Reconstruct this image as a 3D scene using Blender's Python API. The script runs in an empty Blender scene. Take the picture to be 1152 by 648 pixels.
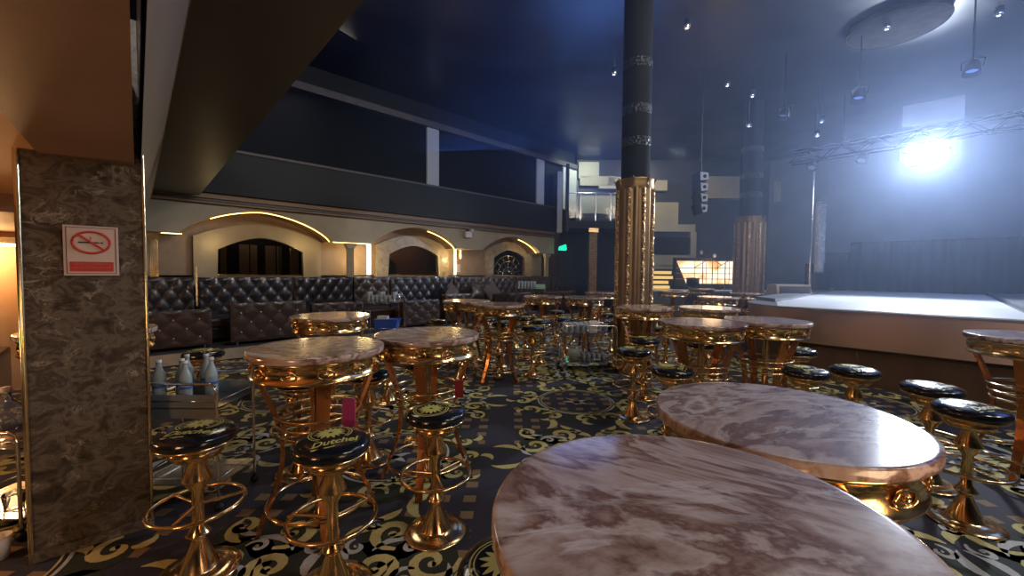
import bpy, bmesh, math, random
from mathutils import Vector, Matrix
random.seed(11)
PI = math.pi
D = bpy.data
COL = bpy.context.scene.collection
EYE = 1.55
A = math.radians(47)
SA, CA = math.sin(A), math.cos(A)
YAW = -math.radians(43)          # turn that lines a thing up with the dance floor grid


def W(X, Y, z=0.0):
    """dance-floor grid (metres across, metres deep) -> room coordinates"""
    return Vector((X * SA + Y * CA, -X * CA + Y * SA, z))


# ------------------------------------------------------------------ materials
def newmat(name):
    m = D.materials.new(name)
    m.use_nodes = True
    nt = m.node_tree
    return m, nt, nt.nodes['Principled BSDF']


def pm(name, col, rough=.5, metal=0., emit=None, estr=0., coat=0., spec=.5, trans=0., alpha=1., ior=1.45):
    m, nt, b = newmat(name)
    b.inputs['Base Color'].default_value = (*col, 1)
    b.inputs['Roughness'].default_value = rough
    b.inputs['Metallic'].default_value = metal
    b.inputs['Specular IOR Level'].default_value = spec
    b.inputs['Coat Weight'].default_value = coat
    b.inputs['Coat Roughness'].default_value = .06
    b.inputs['Transmission Weight'].default_value = trans
    b.inputs['IOR'].default_value = ior
    b.inputs['Alpha'].default_value = alpha
    if emit:
        b.inputs['Emission Color'].default_value = (*emit, 1)
        b.inputs['Emission Strength'].default_value = estr
    return m


def nd(nt, t, **kw):
    n = nt.nodes.new(t)
    for k, v in kw.items():
        if k in n.inputs.keys():
            n.inputs[k].default_value = v
        else:
            setattr(n, k, v)
    return n


def ramp(nt, fac, stops):
    r = nt.nodes.new('ShaderNodeValToRGB')
    el = r.color_ramp.elements
    while len(el) < len(stops):
        el.new(.5)
    for e, (p, c) in zip(el, stops):
        e.position = p
        e.color = (*c, 1) if len(c) == 3 else c
    nt.links.new(fac, r.inputs[0])
    return r.outputs[0]


def marble(name, stops, vein, scale, rough, vein_w=.06, coat=.4, stretch=(1, 1, 1), dist=2.2, cell=False):
    m, nt, b = newmat(name)
    L = nt.links.new
    tc = nd(nt, 'ShaderNodeTexCoord')
    oi = nd(nt, 'ShaderNodeObjectInfo')
    mul = nd(nt, 'ShaderNodeVectorMath', operation='SCALE')
    comb = nd(nt, 'ShaderNodeCombineXYZ')
    L(oi.outputs['Random'], comb.inputs[0]); L(oi.outputs['Random'], comb.inputs[1])
    L(comb.outputs[0], mul.inputs[0]); mul.inputs['Scale'].default_value = 37
    add = nd(nt, 'ShaderNodeVectorMath', operation='ADD')
    mp = nd(nt, 'ShaderNodeMapping')
    mp.inputs['Scale'].default_value = stretch
    mp.inputs['Rotation'].default_value = (0, 0, .6)
    L(tc.outputs['Object'], mp.inputs[0])
    L(mp.outputs[0], add.inputs[0]); L(mul.outputs[0], add.inputs[1])
    n1 = nd(nt, 'ShaderNodeTexNoise', Scale=scale, Detail=7., Roughness=.6, Distortion=dist)
    L(add.outputs[0], n1.inputs['Vector'])
    c1 = ramp(nt, n1.outputs['Fac'], stops)
    n2 = nd(nt, 'ShaderNodeTexNoise', Scale=scale * .9, Detail=9., Roughness=.62, Distortion=dist * 1.3)
    off = nd(nt, 'ShaderNodeVectorMath', operation='ADD'); off.inputs[1].default_value = (5, 9, 2)
    L(add.outputs[0], off.inputs[0]); L(off.outputs[0], n2.inputs['Vector'])
    if cell:
        vo = nd(nt, 'ShaderNodeTexVoronoi', Scale=scale * 1.6)
        vo.feature = 'DISTANCE_TO_EDGE'
        mx = nd(nt, 'ShaderNodeMixRGB'); mx.inputs[0].default_value = .25
        L(off.outputs[0], mx.inputs[1]); L(n2.outputs['Color'], mx.inputs[2])
        L(mx.outputs[0], vo.inputs['Vector'])
        f = ramp(nt, vo.outputs['Distance'], [(0, (.85,) * 3), (.035, (.25,) * 3), (.09, (0,) * 3)])
    else:
        f = ramp(nt, n2.outputs['Fac'], [(.5 - vein_w, (0,) * 3), (.5, (1,) * 3), (.5 + vein_w * .5, (0,) * 3)])
    n3 = nd(nt, 'ShaderNodeTexNoise', Scale=scale * .8, Detail=2.)
    L(off.outputs[0], n3.inputs['Vector'])
    msk = ramp(nt, n3.outputs['Fac'], [(.50, (0,) * 3), (.66, (1,) * 3)])
    mm = nd(nt, 'ShaderNodeMath', operation='MULTIPLY'); L(f, mm.inputs[0]); L(msk, mm.inputs[1])
    mix = nd(nt, 'ShaderNodeMixRGB'); L(mm.outputs[0], mix.inputs[0]); L(c1, mix.inputs[1])
    mix.inputs[2].default_value = (*vein, 1)
    L(mix.outputs[0], b.inputs['Base Color'])
    b.inputs['Roughness'].default_value = rough
    b.inputs['Coat Weight'].default_value = coat
    b.inputs['Coat Roughness'].default_value = .09
    return m


def noisy(name, c1, c2, scale=6., rough=.5, metal=0., bump=0., bscale=40., coat=0., detail=4., stretch=(1, 1, 1), rough2=None):
    m, nt, b = newmat(name)
    L = nt.links.new
    tc = nd(nt, 'ShaderNodeTexCoord')
    mp = nd(nt, 'ShaderNodeMapping'); mp.inputs['Scale'].default_value = stretch
    L(tc.outputs['Object'], mp.inputs[0])
    n = nd(nt, 'ShaderNodeTexNoise', Scale=scale, Detail=detail)
    L(mp.outputs[0], n.inputs['Vector'])
    L(ramp(nt, n.outputs['Fac'], [(.3, c1), (.7, c2)]), b.inputs['Base Color'])
    b.inputs['Roughness'].default_value = rough
    if rough2 is not None:
        L(ramp(nt, n.outputs['Fac'], [(.3, (rough,) * 3), (.7, (rough2,) * 3)]), b.inputs['Roughness'])
    b.inputs['Metallic'].default_value = metal
    b.inputs['Coat Weight'].default_value = coat
    if bump:
        n2 = nd(nt, 'ShaderNodeTexNoise', Scale=bscale, Detail=3.)
        L(mp.outputs[0], n2.inputs['Vector'])
        bp = nd(nt, 'ShaderNodeBump', Strength=bump, Distance=.01)
        L(n2.outputs['Fac'], bp.inputs['Height']); L(bp.outputs[0], b.inputs['Normal'])
    return m


def mosaic(name, c1, c2, scale, metal=.9, rough=.2):
    m, nt, b = newmat(name)
    L = nt.links.new
    tc = nd(nt, 'ShaderNodeTexCoord')
    v = nd(nt, 'ShaderNodeTexVoronoi', Scale=scale)
    L(tc.outputs['Object'], v.inputs['Vector'])
    sep = nd(nt, 'ShaderNodeSeparateColor'); L(v.outputs['Color'], sep.inputs[0])
    L(ramp(nt, sep.outputs[0], [(0, c1), (1, c2)]), b.inputs['Base Color'])
    bp = nd(nt, 'ShaderNodeBump', Strength=1., Distance=.02)
    L(v.outputs['Distance'], bp.inputs['Height']); L(bp.outputs[0], b.inputs['Normal'])
    b.inputs['Metallic'].default_value = metal
    b.inputs['Roughness'].default_value = rough
    return m


M_top = marble('pink_brown_marble', [(.33, (.09, .038, .026)), (.41, (.20, .10, .07)), (.455, (.42, .29, .24)), (.50, (.58, .46, .42)), (.535, (.20, .10, .07)), (.575, (.40, .27, .22)), (.63, (.64, .54, .51)), (.70, (.26, .14, .10))],
               (.78, .72, .71), 2.2, .17, .035, .45, (1, .62, 1), 1.2)
M_col = marble('dark_brown_marble', [(.3, (.028, .021, .014)), (.42, (.075, .058, .042)), (.50, (.15, .122, .09)), (.58, (.065, .05, .036)), (.68, (.13, .105, .08)), (.8, (.05, .038, .028))],
               (.34, .29, .23), 8.5, .25, .035, .4, (1, 1, 1.25), .5)
M_gold = noisy('polished_gold', (.68, .45, .21), (.80, .60, .33), 5., .13, 1., .12, 14., 0, 2., rough2=.24)
M_copper = noisy('copper_legs', (.46, .19, .08), (.60, .28, .13), 4., .2, 1., .1, 18., rough2=.32)
M_brass = pm('pale_brass', (.80, .68, .42), .2, 1.)
M_chrome = pm('chrome', (.78, .80, .84), .12, 1.)
M_blkvinyl = noisy('black_vinyl', (.006, .008, .012), (.010, .013, .02), 20., .16, 0, .15, 60., .5)
M_print = pm('yellow_print', (.62, .62, .20), .45)
M_leather = noisy('brown_leather', (.032, .018, .015), (.05, .028, .023), 8., .32, 0, .3, 55., .35)
M_leather2 = noisy('blue_black_leather', (.018, .016, .022), (.028, .024, .032), 8., .28, 0, .3, 55., .4)
M_crystal = pm('crystal_button', (.8, .8, .85), .08, .7)
M_pillow = noisy('taupe_fabric', (.12, .09, .08), (.17, .13, .115), 20., .8)
M_beige = noisy('beige_plaster', (.40, .33, .22), (.46, .39, .27), 3., .6, 0, .15, 30.)
M_panel = noisy('pinkish_panel', (.33, .23, .15), (.40, .29, .20), 5., .5, 0, .2, 20.)
M_veined = marble('cream_onyx', [(.3, (.26, .20, .13)), (.5, (.40, .33, .23)), (.7, (.50, .43, .32))], (.62, .56, .44), 3., .3, .05, .3)
M_trimbrown = noisy('brown_trim', (.20, .105, .045), (.25, .14, .065), 3., .45)
M_led = pm('warm_led', (1, .7, .3), .5, 0, (1, .62, .20), 5.)
M_led2 = pm('bright_led', (1, .8, .4), .5, 0, (1, .72, .30), 14.)
M_dark = pm('dark_charcoal', (.006, .008, .012), .5, spec=.3)
M_black = pm('matte_black', (.008, .009, .012), .6)
M_darkglass = pm('dark_window_glass', (.004, .006, .011), .45, 0, spec=.08)
M_roomglass = pm('smoked_glass', (.6, .57, .52), .02, 0, trans=1., ior=1.1)
M_curtain = noisy('cream_curtain', (.22, .17, .12), (.32, .26, .19), 6., .8, stretch=(8, 8, .3))
M_redroom = noisy('red_brown_room', (.10, .04, .03), (.15, .07, .05), 4., .7)
M_post = pm('white_post', (.42, .44, .42), .5)
M_beam = noisy('grey_brown_beam', (.055, .05, .047), (.075, .067, .062), 6., .6)
M_ceil = noisy('glossy_black_ceiling', (.008, .011, .020), (.012, .016, .027), 1.2, .3, 0, .12, 1.2, detail=1., rough2=.4)
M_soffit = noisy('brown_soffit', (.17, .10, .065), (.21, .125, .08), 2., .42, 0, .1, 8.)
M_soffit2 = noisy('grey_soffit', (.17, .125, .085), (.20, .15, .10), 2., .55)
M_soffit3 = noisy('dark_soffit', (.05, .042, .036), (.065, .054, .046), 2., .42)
M_orange = noisy('orange_plaster', (.50, .27, .12), (.56, .31, .15), 2., .55)
M_stagecopper = noisy('brushed_copper', (.42, .27, .21), (.54, .36, .29), 1.2, .36, .85, 0, stretch=(.6, .6, .05), rough2=.46)
_b = M_stagecopper.node_tree.nodes['Principled BSDF']
_tg = M_stagecopper.node_tree.nodes.new('ShaderNodeTangent'); _tg.direction_type = 'RADIAL'; _tg.axis = 'Z'
M_stagecopper.node_tree.links.new(_tg.outputs[0], _b.inputs['Tangent'])
_b.inputs['Anisotropic'].default_value = .75
_b.inputs['Anisotropic Rotation'].default_value = .25
M_stagelow = noisy('brown_lacquer', (.07, .035, .022), (.10, .05, .032), 3., .3, 0, 0, coat=.4, stretch=(1, 1, .1))
M_runway = noisy('pale_runway', (.62, .67, .72), (.70, .74, .78), 1.4, .4)
M_wing = noisy('grey_wing_panel', (.16, .17, .19), (.2, .21, .23), 2., .35)
M_curt = noisy('navy_black_curtain', (.010, .014, .022), (.018, .024, .036), 3., .8, stretch=(6, 6, .2))
M_back = noisy('blue_grey_backdrop', (.10, .12, .16), (.13, .15, .2), 1.2, .7)
M_fluted = noisy('fluted_gold', (.21, .13, .055), (.29, .19, .085), 3., .42, 1., .1, 30., rough2=.5)
M_ham = mosaic('hammered_gold', (.26, .16, .07), (.55, .37, .17), 34., 1., .28)
M_mosmirror = mosaic('mirror_mosaic', (.35, .38, .42), (.95, .95, .98), 30., 1., .12)
M_stepped = noisy('stepped_beige', (.40, .37, .28), (.46, .43, .33), 2., .45)
M_wallmid = noisy('slate_wall', (.03, .036, .05), (.045, .052, .07), 2., .4)
M_screen = None
M_drum = noisy('drum_lacquer', (.005, .007, .011), (.008, .010, .015), 3., .8)
M_drum.node_tree.nodes['Principled BSDF'].inputs['Specular IOR Level'].default_value = .15
M_band = mosaic('smoky_mirror_mosaic', (.012, .015, .022), (.03, .035, .045), 24., .6, .45)
M_truss = pm('black_painted_steel', (.004, .005, .007), .7, spec=.06)
M_disc = noisy('brown_grey_disc', (.016, .014, .014), (.045, .038, .034), 5., .9)
M_disc.node_tree.nodes['Principled BSDF'].inputs['Specular IOR Level'].default_value = .05
M_clear = pm('clear_plastic', (.9, .95, 1), .05, 0, trans=.92, ior=1.25)
M_glassware = pm('cloudy_glassware', (.80, .88, .95), .18, 0, trans=.55, ior=1.3)
M_bottle = pm('milky_bottle_plastic', (.70, .84, .88), .15, 0, trans=.6, ior=1.25)
M_basket = pm('blue_grey_basket', (.35, .43, .50), .3, 0, trans=.3)
M_frost = pm('frosted_plastic', (.62, .66, .60), .35, 0, trans=.35, ior=1.3)
M_label = pm('blue_label', (.06, .12, .38), .4)
M_bluebin = pm('blue_plastic', (.02, .10, .55), .35)
M_white = pm('white_card', (.72, .70, .70), .5)
M_magenta = pm('magenta_card', (.34, .03, .16), .4)
M_redcard = pm('red_card', (.25, .02, .03), .4)
M_greenbox = pm('mint_plastic', (.30, .55, .40), .4)
M_exit = pm('green_exit_light', (.0, .5, .3), .4, 0, (.02, 1, .62), 1.1)
M_signw = pm('sign_white', (.62, .50, .44), .35)
M_signr = pm('sign_red', (.55, .05, .04), .35)
M_signk = pm('sign_black', (.03, .02, .02), .4)
M_signw2 = pm('sign_lettering', (.75, .45, .38), .4)
M_array = pm('pale_speaker_grille', (.42, .48, .58), .5)
M_lens = pm('lit_lens', (1, 1, 1), .3, 0, (.78, .88, 1), 160.)
M_spark = pm('speck_glow', (1, 1, 1), .3, 0, (.85, .93, 1), 5.)
M_shelfglint = pm('shelf_glint_glow', (1, .7, .4), .4, 0, (1, .55, .22), 14.)
M_wood = noisy('pale_wood', (.30, .24, .17), (.38, .31, .22), 4., .5)
M_ckbase = noisy('carpet_base', (.020, .020, .034), (.032, .031, .048), 90., .85, detail=2.)
M_ckgold = noisy('carpet_gold', (.48, .41, .15), (.60, .52, .22), 60., .85, detail=2.)
M_cksq = noisy('carpet_tan', (.20, .135, .07), (.25, .165, .085), 60., .85, detail=2.)
M_ckwhite = noisy('carpet_pale', (.42, .42, .40), (.52, .52, .5), 60., .8, detail=2.)
M_ckgreen = noisy('carpet_green_black', (.014, .020, .012), (.024, .032, .018), 60., .85, detail=2.)


def screen_mat():
    m, nt, b = newmat('led_screen')
    L = nt.links.new
    tc = nd(nt, 'ShaderNodeTexCoord')
    n = nd(nt, 'ShaderNodeTexNoise', Scale=2.2, Detail=4.)
    L(tc.outputs['Object'], n.inputs['Vector'])
    c = ramp(nt, n.outputs['Fac'], [(.35, (1, .32, .09)), (.47, (1, .72, .42)), (.6, (1, .93, .80))])
    L(c, b.inputs['Emission Color'])
    b.inputs['Emission Strength'].default_value = 1.5
    b.inputs['Base Color'].default_value = (.3, .2, .1, 1)
    return m


M_screen = screen_mat()


# ------------------------------------------------------------------ mesh building
class MB:
    def __init__(s):
        s.v, s.f, s.m, s.sm = [], [], [], []

    def add(s, vs, fs, mi=0, smooth=False):
        o = len(s.v)
        s.v += [tuple(p) for p in vs]
        for f in fs:
            s.f.append(tuple(i + o for i in f)); s.m.append(mi); s.sm.append(smooth)

    def box(s, x0, x1, y0, y1, z0, z1, mi=0, bev=0.):
        if bev > 0:
            bm = bmesh.new()
            bmesh.ops.create_cube(bm, size=1)
            for v in bm.verts:
                v.co = Vector(((x0 + x1) / 2 + v.co.x * (x1 - x0), (y0 + y1) / 2 + v.co.y * (y1 - y0), (z0 + z1) / 2 + v.co.z * (z1 - z0)))
            bmesh.ops.bevel(bm, geom=bm.edges[:], offset=bev, segments=2, profile=.6, affect='EDGES')
            bm.verts.index_update()
            s.add([v.co.copy() for v in bm.verts], [[v.index for v in f.verts] for f in bm.faces], mi, False)
            bm.free()
            return s
        vs = [(x, y, z) for x in (x0, x1) for y in (y0, y1) for z in (z0, z1)]
        s.add(vs, [(0, 1, 3, 2), (4, 6, 7, 5), (0, 4, 5, 1), (2, 3, 7, 6), (0, 2, 6, 4), (1, 5, 7, 3)], mi)
        return s

    def lathe(s, prof, n=24, mi=0, c=(0, 0, 0), flute=None, smooth=True):
        vs = []
        for r, z in prof:
            for k in range(n):
                a = 2 * PI * k / n
                rr = r * (flute(a, z) if flute else 1)
                vs.append((c[0] + rr * math.cos(a), c[1] + rr * math.sin(a), c[2] + z))
        fs = []
        for i in range(len(prof) - 1):
            for k in range(n):
                fs.append((i * n + k, i * n + (k + 1) % n, (i + 1) * n + (k + 1) % n, (i + 1) * n + k))
        s.add(vs, fs, mi, smooth)
        if prof[0][0] > 1e-4:
            s.add(vs[:n], [tuple(range(n))[::-1]], mi)
        if prof[-1][0] > 1e-4:
            s.add(vs[-n:], [tuple(range(n))], mi)
        return s

    def tube(s, pts, r, n=8, mi=0, closed=False):
        pts = [Vector(p) for p in pts]
        N = len(pts)
        rings = []
        for i, p in enumerate(pts):
            a = pts[(i - 1) % N] if (closed or i > 0) else p
            b = pts[(i + 1) % N] if (closed or i < N - 1) else p
            t = (b - a).normalized()
            up = Vector((0, 0, 1)) if abs(t.z) < .95 else Vector((1, 0, 0))
            x = t.cross(up).normalized(); y = x.cross(t)
            rr = r[i] if isinstance(r, (list, tuple)) else r
            rings.append([p + (x * math.cos(2 * PI * k / n) + y * math.sin(2 * PI * k / n)) * rr for k in range(n)])
        vs = [v for ring in rings for v in ring]
        fs = []
        for i in range(N if closed else N - 1):
            j = (i + 1) % N
            for k in range(n):
                fs.append((i * n + k, i * n + (k + 1) % n, j * n + (k + 1) % n, j * n + k))
        s.add(vs, fs, mi, True)
        if not closed:
            s.add(rings[0], [tuple(range(n))], mi); s.add(rings[-1], [tuple(range(n))[::-1]], mi)
        return s

    def ring(s, R, r, z, n=36, m=8, mi=0, c=(0, 0)):
        return s.tube([(c[0] + R * math.cos(2 * PI * k / n), c[1] + R * math.sin(2 * PI * k / n), z) for k in range(n)], r, m, mi, True)

    def ball(s, c, r, n=10, mi=0, sz=1.):
        return s.lathe([(max(1e-5, r * math.sin(PI * i / 6)), -r * sz * math.cos(PI * i / 6)) for i in range(7)], n, mi, c)

    def prism(s, poly, axis, a, b, mi=0):
        """poly in the two other axes, extruded along axis from a to b"""
        def P(p, t):
            return {'x': (t, p[0], p[1]), 'y': (p[0], t, p[1]), 'z': (p[0], p[1], t)}[axis]
        n = len(poly)
        vs = [P(p, a) for p in poly] + [P(p, b) for p in poly]
        s.add(vs, [tuple(range(n)), tuple(range(2 * n - 1, n - 1, -1))] + [(i, (i + 1) % n, n + (i + 1) % n, n + i) for i in range(n)], mi)
        return s

    def strip(s, us, lo, hi, y0, y1, mi=0):
        """a wall slab from u to u whose lower and upper edges follow functions; thickness y0..y1"""
        vs = []
        for u in us:
            for y in (y0, y1):
                vs += [(u, y, lo(u)), (u, y, hi(u))]
        fs = []
        for i in range(len(us) - 1):
            a, b = 4 * i, 4 * i + 4
            fs += [(a, b, b + 1, a + 1), (a + 2, a + 3, b + 3, b + 2), (a, a + 2, b + 2, b), (a + 1, b + 1, b + 3, a + 3)]
        e = 4 * (len(us) - 1)
        fs += [(0, 1, 3, 2), (e, e + 2, e + 3, e + 1)]
        s.add(vs, fs, mi)
        return s

    def build(s, name, mat, parent=None, loc=None, rz=None):
        me = D.meshes.new(name)
        me.from_pydata(s.v, [], s.f)
        mats = mat if isinstance(mat, (list, tuple)) else [mat]
        for m in mats:
            me.materials.append(m)
        me.polygons.foreach_set('material_index', s.m)
        me.polygons.foreach_set('use_smooth', s.sm)
        me.update()
        bm = bmesh.new(); bm.from_mesh(me)
        bmesh.ops.recalc_face_normals(bm, faces=bm.faces[:])
        bm.to_mesh(me); bm.free()
        o = D.objects.new(name, me)
        COL.objects.link(o)
        if parent:
            o.parent = parent
        if loc is not None:
            o.location = loc
        if rz is not None:
            o.rotation_euler.z = rz
        return o


def tag(o, label=None, cat=None, group=None, kind=None):
    if label: o['label'] = label
    if cat: o['category'] = cat
    if group: o['group'] = group
    if kind: o['kind'] = kind
    return o


def thing(name, label, cat, loc=(0, 0, 0), rz=0., group=None):
    o = D.objects.new(name, None)
    COL.objects.link(o)
    o.location = loc; o.rotation_euler = (0, 0, rz)
    return tag(o, label, cat, group)


def struct(o):
    o['kind'] = 'structure'
    return o


def dup(root, loc, rz, label=None, group=None):
    r = root.copy(); COL.objects.link(r)
    r.location = loc; r.rotation_euler = (0, 0, rz)
    if label: r['label'] = label
    if group: r['group'] = group
    for ch in root.children:
        c = ch.copy(); COL.objects.link(c); c.parent = r
        for g in ch.children:
            d = g.copy(); COL.objects.link(d); d.parent = c
    return r


def lin(a, b, n):
    return [a + (b - a) * i / (n - 1) for i in range(n)]


# ------------------------------------------------------------------ floor with carpet pattern
def build_floor():
    mb = MB()
    mb.box(-6, 24, -9, 12.5, -.12, 0, 0)
    Z1, Z2, Z3 = .0012, .0022, .0032

    def P(x, y, z):
        return W(x, y, z)

    def quad(x, y, w, h, mi, z=Z1):
        mb.add([P(x - w, y - h, z), P(x + w, y - h, z), P(x + w, y + h, z), P(x - w, y + h, z)], [(0, 1, 2, 3)], mi)

    def ribbon(pts, wid, mi, z):
        n = len(pts); vs = []
        for i, (x, y) in enumerate(pts):
            a = pts[max(i - 1, 0)]; b = pts[min(i + 1, n - 1)]
            dx, dy = b[0] - a[0], b[1] - a[1]
            l = math.hypot(dx, dy) or 1
            w = wid(i / (n - 1)) * 1.3 if callable(wid) else wid
            vs += [P(x - dy / l * w, y + dx / l * w, z), P(x + dy / l * w, y - dx / l * w, z)]
        mb.add(vs, [(2 * i, 2 * i + 1, 2 * i + 3, 2 * i + 2) for i in range(n - 1)], mi)

    def spiral(cx, cy, r, a0, turns, d, mi, w=.018, z=Z3, r1=.12):
        pts = []
        n = 16
        for i in range(n + 1):
            t = i / n
            rr = r * (1 - (1 - r1) * t ** .8)
            a = a0 + d * turns * 2 * PI * t
            pts.append((cx + rr * math.cos(a), cy + rr * math.sin(a)))
        ribbon(pts, lambda t: w * (1.15 - .5 * t) * (.35 + .65 * min(1, t * 5)), mi, z)
        e = pts[-1]
        disc(e[0], e[1], w * 1.1, mi, z)

    def disc(cx, cy, r, mi, z=Z3, n=8, sx=1):
        mb.add([P(cx + sx * r * math.cos(2 * PI * k / n), cy + r * math.sin(2 * PI * k / n), z) for k in range(n)], [tuple(range(n))], mi)

    def leaf(cx, cy, a, l, w, mi, z=Z3, bend=.4):
        pts = []
        for i in range(7):
            t = i / 6
            aa = a + bend * t
            pts.append((cx + l * t * math.cos(aa), cy + l * t * math.sin(aa)))
        ribbon(pts, lambda t: w * math.sin(PI * min(1, max(.03, t))) + .002, mi, z)

    def medallion(cx, cy):
        for k in range(14):
            a = 2 * PI * k / 14
            disc(cx + .60 * math.cos(a), cy + .56 * math.sin(a), .15, 4, Z2, 10)
        for R, w, mi in ((.45, .010, 3), (.415, .006, 1)):
            ribbon([(cx + R * math.cos(2 * PI * k / 48), cy + R * math.sin(2 * PI * k / 48)) for k in range(49)], w, mi, Z3)
        for k in range(12):
            a = 2 * PI * k / 12
            d = 1 if k % 2 else -1
            x, y = cx + .65 * math.cos(a), cy + .58 * math.sin(a)
            spiral(x, y, .125, a + d * 1.5, 1.0, d, 1, .022)
            leaf(cx + .53 * math.cos(a), cy + .50 * math.sin(a), a + 1.57 * d, .19, .022, 1, bend=.9 * d)
            leaf(x + .08 * math.cos(a), y + .06 * math.sin(a), a - d, .12, .022, 1, bend=1.6 * d)
        # crest in the middle of the ring
        leaf(cx - .16, cy - .03, .2, .3, .03, 3, bend=-.5); leaf(cx + .13, cy + .04, 3.4, .22, .022, 3, bend=.6)
        leaf(cx - .02, cy - .1, 1.3, .24, .018, 1, bend=.7)

    def scrollwork(cx, cy):
        for sx in (-1, 1):
            for sy in (-1, 1):
                def S(x, y, r, a0, tr, d, mi=1, w=.02):
                    # mirror into the quadrant
                    aa = a0
                    dd = d
                    if sx < 0: aa = PI - aa; dd = -dd
                    if sy < 0: aa = -aa; dd = -dd
                    spiral(cx + sx * x, cy + sy * y, r, aa, tr, dd, mi, w)

                def Lf(x, y, a, l, w, mi=1, bend=.5):
                    aa = a; bb = bend
                    if sx < 0: aa = PI - aa; bb = -bb
                    if sy < 0: aa = -aa; bb = -bb
                    leaf(cx + sx * x, cy + sy * y, aa, l, w, mi, bend=bb)
                for (x, y, r) in ((.2, .18, .2), (.5, .2, .22), (.32, .42, .2), (.62, .45, .13)):
                    disc(cx + sx * x, cy + sy * y, r, 4, Z2, 12)
                S(.27, .17, .17, 3.6, 1.25, 1, 1, .024)
                S(.56, .22, .16, 0.2, 1.2, -1, 1, .022)
                S(.30, .46, .15, 5.0, 1.15, -1, 1, .024)
                S(.44, .10, .085, 1.0, 1.1, 1, 3, .014)
                S(.16, .52, .07, 1.0, 1.1, 1, 3, .013)
                Lf(.22, .30, 1.2, .3, .018, 3, -.9)
                Lf(.60, .02, .4, .2, .016, 3, .9)
                Lf(.48, .44, -.4, .2, .016, 3, .9)
                Lf(.02, .40, 1.2, .22, .026, 1, -.7)
                S(.63, .50, .09, 1.2, 1.1, 1, 1, .018)
                S(.12, .33, .075, 2.0, 1.0, 1, 3, .013)
                S(.43, .33, .07, 0.0, 1.0, 1, 3, .012)
                Lf(.05, .10, .9, .25, .024, 3, .8)
                Lf(.10, .02, .1, .34, .022, 1, .6)
                Lf(.42, .60, 2.6, .30, .028, 1, -.9)
                Lf(.55, .36, .2, .26, .026, 1, .9)
                Lf(.70, .12, 1.0, .24, .024, 1, -.8)
                Lf(.14, .58, .1, .18, .022, 1, .6)
                Lf(.35, .05, .5, .16, .014, 3, -.8)
        disc(cx, cy, .05, 1)
        for k in range(8):
            leaf(cx, cy, 2 * PI * k / 8, .13, .02, 3, bend=.2)

    PX, PY, X0, Y0 = 1.76, 1.46, .78, 4.78
    for i in range(-4, 4):
        for j in range(-3, 5):
            cx, cy = X0 + i * PX, Y0 + j * PY
            p = P(cx, cy, 0)
            if p.y > 9 or p.x < -3.5 or p.x > 9:
                continue
            if (i + j) % 2 == 0:
                medallion(cx, cy)
            else:
                scrollwork(cx, cy)
            for a in range(10):
                for b in range(8):
                    if a in (0,):
                        continue
                    x = cx - PX / 2 + a * PX / 10
                    y = cy - PY / 2 + (b + .5) * PY / 8
                    dx, dy = (x - cx), (y - cy)
                    if (dx / .74) ** 2 + (dy / .66) ** 2 < 1 and not ((i + j) % 2 == 0 and dx * dx + dy * dy < .15):
                        continue
                    quad(x, y, .042, .040, 2)
    f = mb.build('floor', [M_ckbase, M_ckgold, M_cksq, M_ckwhite, M_ckgreen])
    struct(f)


build_floor()

# ------------------------------------------------------------------ ceiling, outer walls
struct(MB().box(-6, 24, -9, 12.5, 6.15, 6.35).build('ceiling', M_ceil))
struct(MB().box(-6, 24, -9.2, -9, 0, 6.15).build('wall_south', M_wallmid))
struct(MB().box(-6.2, -6, -9, 12.5, 0, 6.15).build('wall_west', M_wallmid))
struct(MB().box(23.8, 24, -9, 12.5, 0, 6.15).build('wall_east', M_back))
struct(MB().box(-6, 24, 12.3, 12.5, 0, 6.15).build('wall_north', M_redroom))

# ------------------------------------------------------------------ arched arcade wall
ARCH = [(2.04, 1.42, .56), (5.80, 1.34, .52), (9.47, 1.32, .50)]
SPRING = 2.25


def archz(u):
    for c, w, h in ARCH:
        t = abs(u - c) / w
        if t < 1:
            return SPRING + h * (1 - t ** 2) ** .75 * (1 - .12 * t)
    return SPRING


us = sorted(set([-.9, 11.58] + [round(c + w * math.sin(k * PI / 48), 4) for c, w, h in ARCH for k in range(-24, 25)]))
struct(MB().strip(us, archz, lambda u: 2.9, 10.1, 10.28).build('wall_arcade', M_beige))
struct(MB().box(-.9, 11.66, 9.98, 10.1, 2.86, 3.05, 0).box(-.9, 11.66, 9.9, 10.0, 2.95, 3.05, 0).build('trim_1', M_trimbrown))
# brown vaulted soffits of the three arches
for i, (c, w, h) in enumerate(ARCH):
    mb = MB()
    uu = [c + w * math.sin(k * PI / 48) for k in range(-24, 25)]
    mb.strip(uu, lambda u: archz(u) + .004, lambda u: archz(u) + .04, 10.28, 10.86)
    struct(mb.build('trim_%d' % (i + 2), M_trimbrown))
mb = MB()
for a, b in ((-.9, ARCH[0][0] - 1.42), (3.46, 4.46), (7.14, 8.15), (10.79, 11.58)):
    mb.box(a, b, 10.28, 10.86, 2.25, 2.3)
struct(mb.build('trim_5', M_beige))

# inner wall with three segmental windows
light_spots = []
WIN = [(2.14, .87, 1.97, 2.28), (6.06, .86, 1.99, 2.30), (9.93, .80, 2.02, 2.34)]


def winz(u, pad=0.):
    for c, w, z0, z1 in WIN:
        t = abs(u - c) / (w + pad)
        if t <= 1.0001:
            return z0 + pad + (z1 - z0 + pad * .2) * (1 - t ** 1.7)
    return .2


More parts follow.
